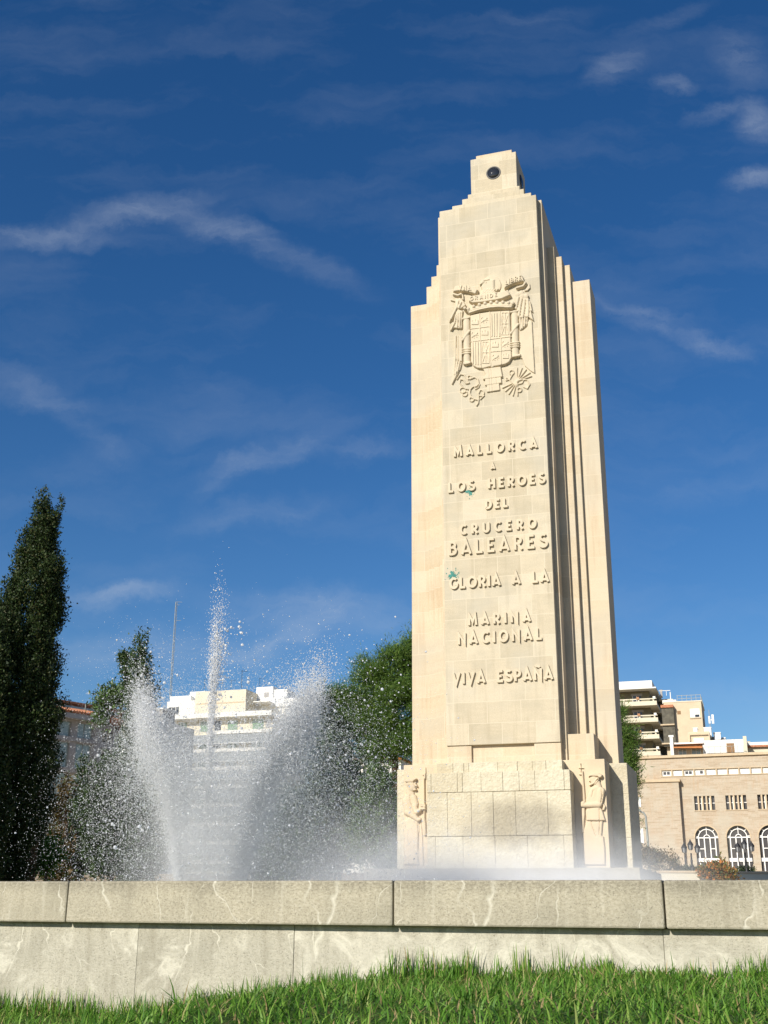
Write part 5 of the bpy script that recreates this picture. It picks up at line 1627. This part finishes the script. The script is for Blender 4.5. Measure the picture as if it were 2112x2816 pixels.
    hh = at(253, 1902, 108).z - at(253, 1945, 108).z
    MB().tube([(0, 0, -0.8), (0, 0, hh)], 0.025, 5).build('pole', M['black'], ta)
    MB().tube([(-0.05, 0, hh), (0.62, 0, hh - .02)], 0.022, 4).tube([(-0.2, 0, hh * .5), (0.2, 0, hh * .5)], 0.015, 4).build('aerial', M['black'], ta)
    # neighbour with the round white chimney wall
    p1 = at(300, 2484, 95)
    k2 = 95 / 3322
    w = empty('white_terrace_house', (p1.x, 95, 2.6), -TH, 'white terrace wall with a rounded oven shape beside the grey house', 'building')
    Z2 = lambda y: (2484 - y) * k2 + zo
    MB().box(-0.3, 3.5, 0.6, 6, -0.5, Z2(1985)).build('wall', M['white_render'], w)
    MB().lathe([(0.55, 0), (0.62, 0.5), (0.58, 0.95), (0.40, 1.3), (0.30, 1.4)], (0.55, 1.4, Z2(1990)), 20).build('rounded_wall', M['white_render'], w, smooth=True)
    MB().box(0.2, 2.6, 1.8, 4, Z2(1985), Z2(1945)).build('roof_box', M['grey_render'], w)
    MB().box(0.2, 2.7, 1.7, 4.1, Z2(1945), Z2(1940)).build('roof_slab', M['white'], w)


house()


def small_house():
    Y = 92
    p = at(1035, 2480, Y)
    k = Y / 3322
    zo = -2.5
    Z = lambda y: (2489 - y) * k + zo
    rt = empty('white_house', (p.x, Y, 2.5), -TH, 'sliver of a white house between the pine crown and the pedestal', 'building')
    MB().box(-3.0, 1.95, 0, 6, -0.5, Z(2098)).build('wall', M['white_render'], rt)
    MB().box(-3.2, 2.1, -0.4, 6.2, Z(2098), Z(2092)).build('eave', M['awning'], rt)
    for a in (-1.9, 0.75):
        wn = MB().box(a, a + 1.0, -0.05, -0.002, Z(2195), Z(2135)).build('window', M['green_shutter'], rt)
        MB().box(a - .1, a + 1.1, -0.10, -0.003, Z(2200), Z(2196)).build('sill', M['stone_trim'], wn)


small_house()

# ------------------------------------------------------------------ lamps
def street_light():
    Y = 62
    b = base_at(1792, Y)
    rt = empty('street_light', b, 0, 'slim grey street light with a bent top in front of the brick hall', 'lamp')
    top = at(1780, 2232, Y) - b
    H = top.z
    MB().tube([(0, 0, 0), (0, 0, H * 0.6), (-0.02, 0, H * 0.93), (-0.12, 0, H * 0.985), (-0.30, 0, H)], [0.085, 0.06, 0.05, 0.045, 0.04], 8).build('pole', M['grey_metal'], rt, smooth=True)
    hd = MB().add([(-0.62, -0.12, H - .02), (-0.25, -0.10, H + .0), (-0.25, 0.10, H + .0), (-0.62, 0.12, H - .02), (-0.55, -0.08, H + .12), (-0.28, -0.07, H + .12), (-0.28, 0.07, H + .12), (-0.55, 0.08, H + .12)],
                  [(0, 3, 2, 1), (4, 5, 6, 7), (0, 1, 5, 4), (1, 2, 6, 5), (2, 3, 7, 6), (3, 0, 4, 7)]).build('lamp_head', M['grey_metal'], rt, bevel=0.02)
    MB().lathe([(0.18, 0.0), (0.15, 0.25), (0.09, 0.4)], (0, 0, 0), 10).build('base', M['grey_metal'], rt)


street_light()


def lantern_post(px, Y, tops, label, first=None):
    b = base_at(px, Y)
    rt = empty('lantern_post', b, 0, label, 'lamp', 'black lantern posts before the brick hall')
    z = [at(x, y, Y) - b for x, y in tops]
    cen = z[1]
    p = MB().lathe([(0.16, 0.0), (0.14, 0.25), (0.07, 0.4), (0.05, 0.9), (0.06, 0.95), (0.045, 1.0), (0.035, cen.z - 0.5), (0.05, cen.z - 0.48)], (cen.x, 0, 0), 12)
    p.build('post', M['black'], rt, smooth=True)
    for q in z:
        if abs(q.x - cen.x) > 0.05:
            MB().tube([(cen.x, 0, cen.z - 1.05), ((cen.x + q.x) / 2, 0, cen.z - 1.2), (q.x, 0, cen.z - 1.0), (q.x, 0, q.z - 0.45)], 0.025, 6).build('arm', M['black'], rt, smooth=True)
        s = 0.72
        ln = MB().lathe([(0.06, -0.48 * s), (0.10, -0.42 * s), (0.17 * s, -0.12 * s)], (q.x, 0, q.z), 6).build('lantern', M['lantern_glass'], rt)
        MB().lathe([(0.22 * s, -0.12 * s), (0.20 * s, -0.08 * s), (0.08 * s, 0.10 * s), (0.05 * s, 0.14 * s), (0.02, 0.24 * s)], (q.x, 0, q.z), 6).build('lantern_roof', M['black'], ln)
        f = MB()
        for k in range(6):
            a = 2 * math.pi * (k + .5) / 6
            f.tube([(q.x + .10 * math.cos(a), .10 * math.sin(a), q.z - .43 * s), (q.x + .175 * s * math.cos(a), .175 * s * math.sin(a), q.z - .12 * s)], 0.014, 4)
        f.build('lantern_frame', M['black'], ln)


lantern_post(1899, 58, [(1881, 2326), (1898, 2318), (1917, 2326)], 'black three-lantern post at the corner of the brick pilaster, left of the first arch')
lantern_post(2047, 58, [(2028, 2324), (2046, 2316), (2066, 2322)], 'black three-lantern post in front of the middle arched window')

# red and white posts far off under the cypress
Y = 40
for px, lab in ((16, 'thin red and white post under the tall cypress, nearer the edge'), (29, 'thin red and white post under the tall cypress, nearer the trunk')):
    b = base_at(px, Y)
    hz = at(px, 2392, Y).z - b.z
    rt = empty('marker_post', b, 0, lab, 'post', 'red and white posts under the cypress')
    MB().tube([(0, 0, -0.1), (0, 0, hz * 0.86)], 0.06, 8).build('post', M['red'], rt)
    MB().tube([(0, 0, hz * 0.86 + .002), (0, 0, hz)], 0.062, 8).build('cap', M['white'], rt)


# ------------------------------------------------------------------ water of the fountain
def drops(P, r, vel=None, stretch=1.0):
    """four-sided droplets"""
    n_ = len(P)
    T = np.array([(1, 1, 1), (1, -1, -1), (-1, 1, -1), (-1, -1, 1)], float) / math.sqrt(3)
    q = rng.normal(0, 1, (n_, 4))
    q /= np.linalg.norm(q, axis=1, keepdims=True)
    w, x, y, z = q.T
    Rm = np.stack([1 - 2 * (y * y + z * z), 2 * (x * y - z * w), 2 * (x * z + y * w), 2 * (x * y + z * w), 1 - 2 * (x * x + z * z), 2 * (y * z - x * w), 2 * (x * z - y * w), 2 * (y * z + x * w), 1 - 2 * (x * x + y * y)], 1).reshape(n_, 3, 3)
    V = np.einsum('nij,kj->nki', Rm, T) * r[:, None, None]
    if vel is not None:
        d = vel / (np.linalg.norm(vel, axis=1, keepdims=True) + 1e-9)
        V = V + (np.einsum('nki,ni->nk', V, d) * (stretch - 1))[:, :, None] * d[:, None, :]
    V = (V + P[:, None, :]).reshape(-1, 3)
    Fc = (np.array([(0, 1, 2), (0, 3, 1), (0, 2, 3), (1, 3, 2)])[None] + (np.arange(n_) * 4)[:, None, None]).reshape(-1, 3)
    return V, Fc


def balls(P, r):
    t = (1 + math.sqrt(5)) / 2
    I = np.array([(-1, t, 0), (1, t, 0), (-1, -t, 0), (1, -t, 0), (0, -1, t), (0, 1, t), (0, -1, -t), (0, 1, -t), (t, 0, -1), (t, 0, 1), (-t, 0, -1), (-t, 0, 1)], float)
    I /= np.linalg.norm(I[0])
    Fi = np.array([(0, 11, 5), (0, 5, 1), (0, 1, 7), (0, 7, 10), (0, 10, 11), (1, 5, 9), (5, 11, 4), (11, 10, 2), (10, 7, 6), (7, 1, 8), (3, 9, 4), (3, 4, 2), (3, 2, 6), (3, 6, 8), (3, 8, 9), (4, 9, 5), (2, 4, 11), (6, 2, 10), (8, 6, 7), (9, 8, 1)])
    V = (P[:, None, :] + I[None] * r[:, None, None] * rng.uniform(0.8, 1.2, (len(P), 1, 1))).reshape(-1, 3)
    return V, (Fi[None] + (np.arange(len(P)) * 12)[:, None, None]).reshape(-1, 3)


FY = 14.0
FC = np.array(at(577, 2440, FY))
FC[2] = -0.05
G = 9.8


def jet_particles(n_, r0, vr, vz, spread, wind=0.12, tmax=1.0, tpow=1.0, az=None, dtw=0.10):
    """ring of jets thrown outward; returns positions and velocities at random times of flight"""
    a = rng.uniform(0, 2 * np.pi, n_) if az is None else az + rng.normal(0, dtw, n_)
    t_land = 2 * vz / G
    t = rng.uniform(0, 1, n_) ** tpow * t_land * tmax
    s = spread * (0.25 + t / t_land)
    u = np.stack([np.cos(a) * vr, np.sin(a) * vr, np.full(n_, vz)], 1)
    u = u * (1 + rng.normal(0, 1, (n_, 1)) * 0.07) + rng.normal(0, 1, (n_, 3)) * s[:, None]
    p = np.stack([np.cos(a) * r0, np.sin(a) * r0, np.zeros(n_)], 1) + FC + u * t[:, None]
    p[:, 2] -= 0.5 * G * t * t
    p[:, 0] += wind * t * t
    v = u.copy()
    v[:, 2] -= G * t
    k = p[:, 2] > -0.05
    return p[k], v[k]


M['mist'] = spray_mat('fountain_mist', (0.97, 0.98, 0.98), 0.5)
M['drop'] = spray_mat('water_drops', (0.97, 0.98, 0.99), 0.40, 0.35)
M['jet'] = spray_mat('white_water', (0.98, 0.985, 0.99), 0.5, 0.0)

# the jets that can be told apart
for az, vr, vz, r0, n_, sp, tm, tp, rm, dt, lab in ((math.pi, 1.02, 6.4, 0.335, 90000, 0.13, 0.52, 1.45, 0.0038, 0.24, 'white water jet leaning out on the left of the fountain'),
                           (0.0, 1.25, 6.6, 0.30, 130000, 0.13, 0.52, 1.35, 0.0038, 0.36, 'white water jet leaning out on the right of the fountain'),
                           (math.pi, 0.05, 7.9, 0.09, 26000, 0.13, 0.46, 2.6, 0.0040, 0.3, 'tallest upright water jet in the middle of the fountain')):
    P, Vv = jet_particles(n_, r0, vr, vz, sp, tmax=tm, tpow=tp, az=az, dtw=dt)
    V, Fc = drops(P, rng.lognormal(math.log(rm), 0.40, len(P)), Vv, 1.9)
    o = np_mesh('water_jet', V, Fc, M['jet'])
    tag(o, lab, 'water jet', 'water jets of the fountain')

sets = []
for vr, vz, r0, n_, sp in ((1.0, 6.1, 0.34, 165000, 0.34), (1.25, 5.7, 0.34, 140000, 0.38), (0.55, 5.6, 0.28, 70000, 0.36), (1.15, 6.8, 0.34, 40000, 0.30)):
    P, Vv = jet_particles(n_, r0, vr, vz, sp, 0.28)
    sets.append(drops(P, rng.lognormal(math.log(0.0026), 0.48, len(P)), Vv, 1.3))
o = 0
VV, FF = [], []
for V, Fc in sets:
    VV.append(V)
    FF.append(Fc + o)
    o += len(V)
tag(np_mesh('fountain_spray', np.concatenate(VV), np.concatenate(FF), M['mist']), 'fine grey water spray thrown up round the fountain jets', 'spray', kind='stuff')

VV, FF, o = [], [], 0
for vr, vz, r0, n_, sp, az, tp in ((1.0, 6.2, 0.34, 1300, 0.32, None, .8), (1.25, 5.8, 0.34, 900, 0.36, None, .8), (0.05, 7.85, 0.09, 330, 0.12, math.pi, .6), (1.2, 7.3, 0.30, 700, 0.20, 0.0, .7), (0.95, 6.9, 0.34, 600, 0.20, math.pi, .7)):
    P, Vv = jet_particles(n_, r0, vr, vz, sp, 0.26, tpow=tp, az=az, dtw=0.3)
    P = P[(P[:, 2] < 3.3) & (P[:, 0] > -4.05)]
    V, Fc = balls(P, np.minimum(rng.lognormal(math.log(0.0056 if r0 > .1 else 0.009), 0.50, len(P)), 0.019))
    VV.append(V)
    FF.append(Fc + o)
    o += len(V)
tag(np_mesh('water_drops', np.concatenate(VV), np.concatenate(FF), M['drop'], smooth=True), 'bright separate water drops flying round the fountain jets', 'water drops', kind='stuff')


# the finest spray hangs in the air as mist: two soft volumes over the basin
def mist_volume(name, lo, hi, build, label):
    m = bpy.data.materials.new(name)
    m.use_nodes = True
    nt = m.node_tree
    nt.nodes.clear()
    out = nt.nodes.new('ShaderNodeOutputMaterial')
    pv = nt.nodes.new('ShaderNodeVolumePrincipled')
    pv.inputs['Color'].default_value = (0.97, 0.97, 0.97, 1)
    pv.inputs['Anisotropy'].default_value = -0.25
    nt.links.new(pv.outputs[0], out.inputs['Volume'])
    tc = nt.nodes.new('ShaderNodeTexCoord')
    sp = node(nt, 'ShaderNodeSeparateXYZ', {0: tc.outputs['Object']})
    nz = node(nt, 'ShaderNodeTexNoise', {'Vector': tc.outputs['Object'], 'Scale': 2.4, 'Detail': 5.0, 'Roughness': 0.6})
    d = build(nt, sp.outputs[0], sp.outputs[1], sp.outputs[2], nz.outputs[0])
    nt.links.new(d, pv.inputs['Density'])
    c = (Vector(lo) + Vector(hi)) / 2
    c.z = -0.05
    o = MB().box(lo[0] - c.x, hi[0] - c.x, lo[1] - c.y, hi[1] - c.y, 0.0, hi[2] + 0.05).build(name, m, loc=c)
    return tag(o, label, 'mist', kind='stuff')


def fan_density(nt, x, y, z, n_):
    r_ = math_n(nt, 'SQRT', math_n(nt, 'ADD', math_n(nt, 'POWER', math_n(nt, 'ABSOLUTE', math_n(nt, 'SUBTRACT', x, math_n(nt, 'MULTIPLY', z, 0.05))), 2.0), math_n(nt, 'POWER', math_n(nt, 'ABSOLUTE', y), 2.0)))
    R_ = math_n(nt, 'MULTIPLY_ADD', z, 0.26, 0.42)
    q = math_n(nt, 'DIVIDE', r_, R_)
    rad = node(nt, 'ShaderNodeMapRange', {0: q, 1: 0.75, 2: 1.3, 3: 1.0, 4: 0.0}, interpolation_type='SMOOTHSTEP').outputs[0]
    ht = node(nt, 'ShaderNodeMapRange', {0: z, 1: 0.5, 2: 2.0, 3: 1.0, 4: 0.0}, interpolation_type='SMOOTHSTEP').outputs[0]
    nn = node(nt, 'ShaderNodeMapRange', {0: n_, 1: 0.3, 2: 0.7, 3: 0.55, 4: 1.35}).outputs[0]
    core = math_n(nt, 'MULTIPLY', math_n(nt, 'MULTIPLY', rad, ht), 1.0)
    xs = math_n(nt, 'DIVIDE', math_n(nt, 'SUBTRACT', x, 0.30), 1.45)
    ys = math_n(nt, 'DIVIDE', y, 1.1)
    zs = math_n(nt, 'DIVIDE', z, 1.75)
    rr = math_n(nt, 'ADD', math_n(nt, 'ADD', math_n(nt, 'MULTIPLY', xs, xs), math_n(nt, 'MULTIPLY', ys, ys)), math_n(nt, 'MULTIPLY', zs, zs))
    veil = node(nt, 'ShaderNodeMapRange', {0: rr, 1: 0.15, 2: 1.3, 3: 0.42, 4: 0.0}, interpolation_type='SMOOTHSTEP').outputs[0]
    return math_n(nt, 'MULTIPLY', math_n(nt, 'ADD', core, veil), nn)


mist_volume('fountain_mist', (FC[0] - 2.1, FY - 1.45, 0), (FC[0] + 2.1, FY + 1.45, 2.6), fan_density, 'smooth grey mist filling the fan of the fountain jets')
DX0, DX1 = at(690, 2400, 15.5).x, at(1960, 2400, 20).x


def drift_density(nt, x, y, z, n_):
    cx = (DX0 + DX1) / 2
    L = DX1 - DX0
    fx = math_n(nt, 'ADD', math_n(nt, 'DIVIDE', x, L), 0.5)                                   # 0 at the fountain, 1 far right
    # the mist thins and sinks to the right
    hgt = node(nt, 'ShaderNodeMapRange', {0: fx, 1: 0.0, 2: 0.45, 3: 0.80, 4: 0.55}).outputs[0]
    hgt = math_n(nt, 'MULTIPLY', hgt, node(nt, 'ShaderNodeMapRange', {0: n_, 1: 0.3, 2: 0.7, 3: 0.55, 4: 1.35}).outputs[0])
    e = math_n(nt, 'POWER', 2.718, math_n(nt, 'MULTIPLY', math_n(nt, 'POWER', math_n(nt, 'DIVIDE', z, hgt), 1.6), -1.0))
    a = node(nt, 'ShaderNodeMapRange', {0: fx, 1: 0.0, 2: 0.34, 3: 0.0, 4: 1.0}, interpolation_type='SMOOTHSTEP').outputs[0]
    b = node(nt, 'ShaderNodeMapRange', {0: fx, 1: 0.62, 2: 0.97, 3: 1.0, 4: 0.0}, interpolation_type='SMOOTHSTEP').outputs[0]
    yy = node(nt, 'ShaderNodeMapRange', {0: math_n(nt, 'ABSOLUTE', y), 1: 1.4, 2: 2.7, 3: 1.0, 4: 0.0}, interpolation_type='SMOOTHSTEP').outputs[0]
    return math_n(nt, 'MULTIPLY', math_n(nt, 'MULTIPLY', e, math_n(nt, 'MULTIPLY', a, b)), math_n(nt, 'MULTIPLY', yy, 1.15))


mist_volume('drifting_mist', (DX0, 15.6, 0), (DX1, 21.2, 1.75), drift_density, 'pale mist drifting low from the fountain to the monument pedestal')
sc.cycles.volume_bounces = 5
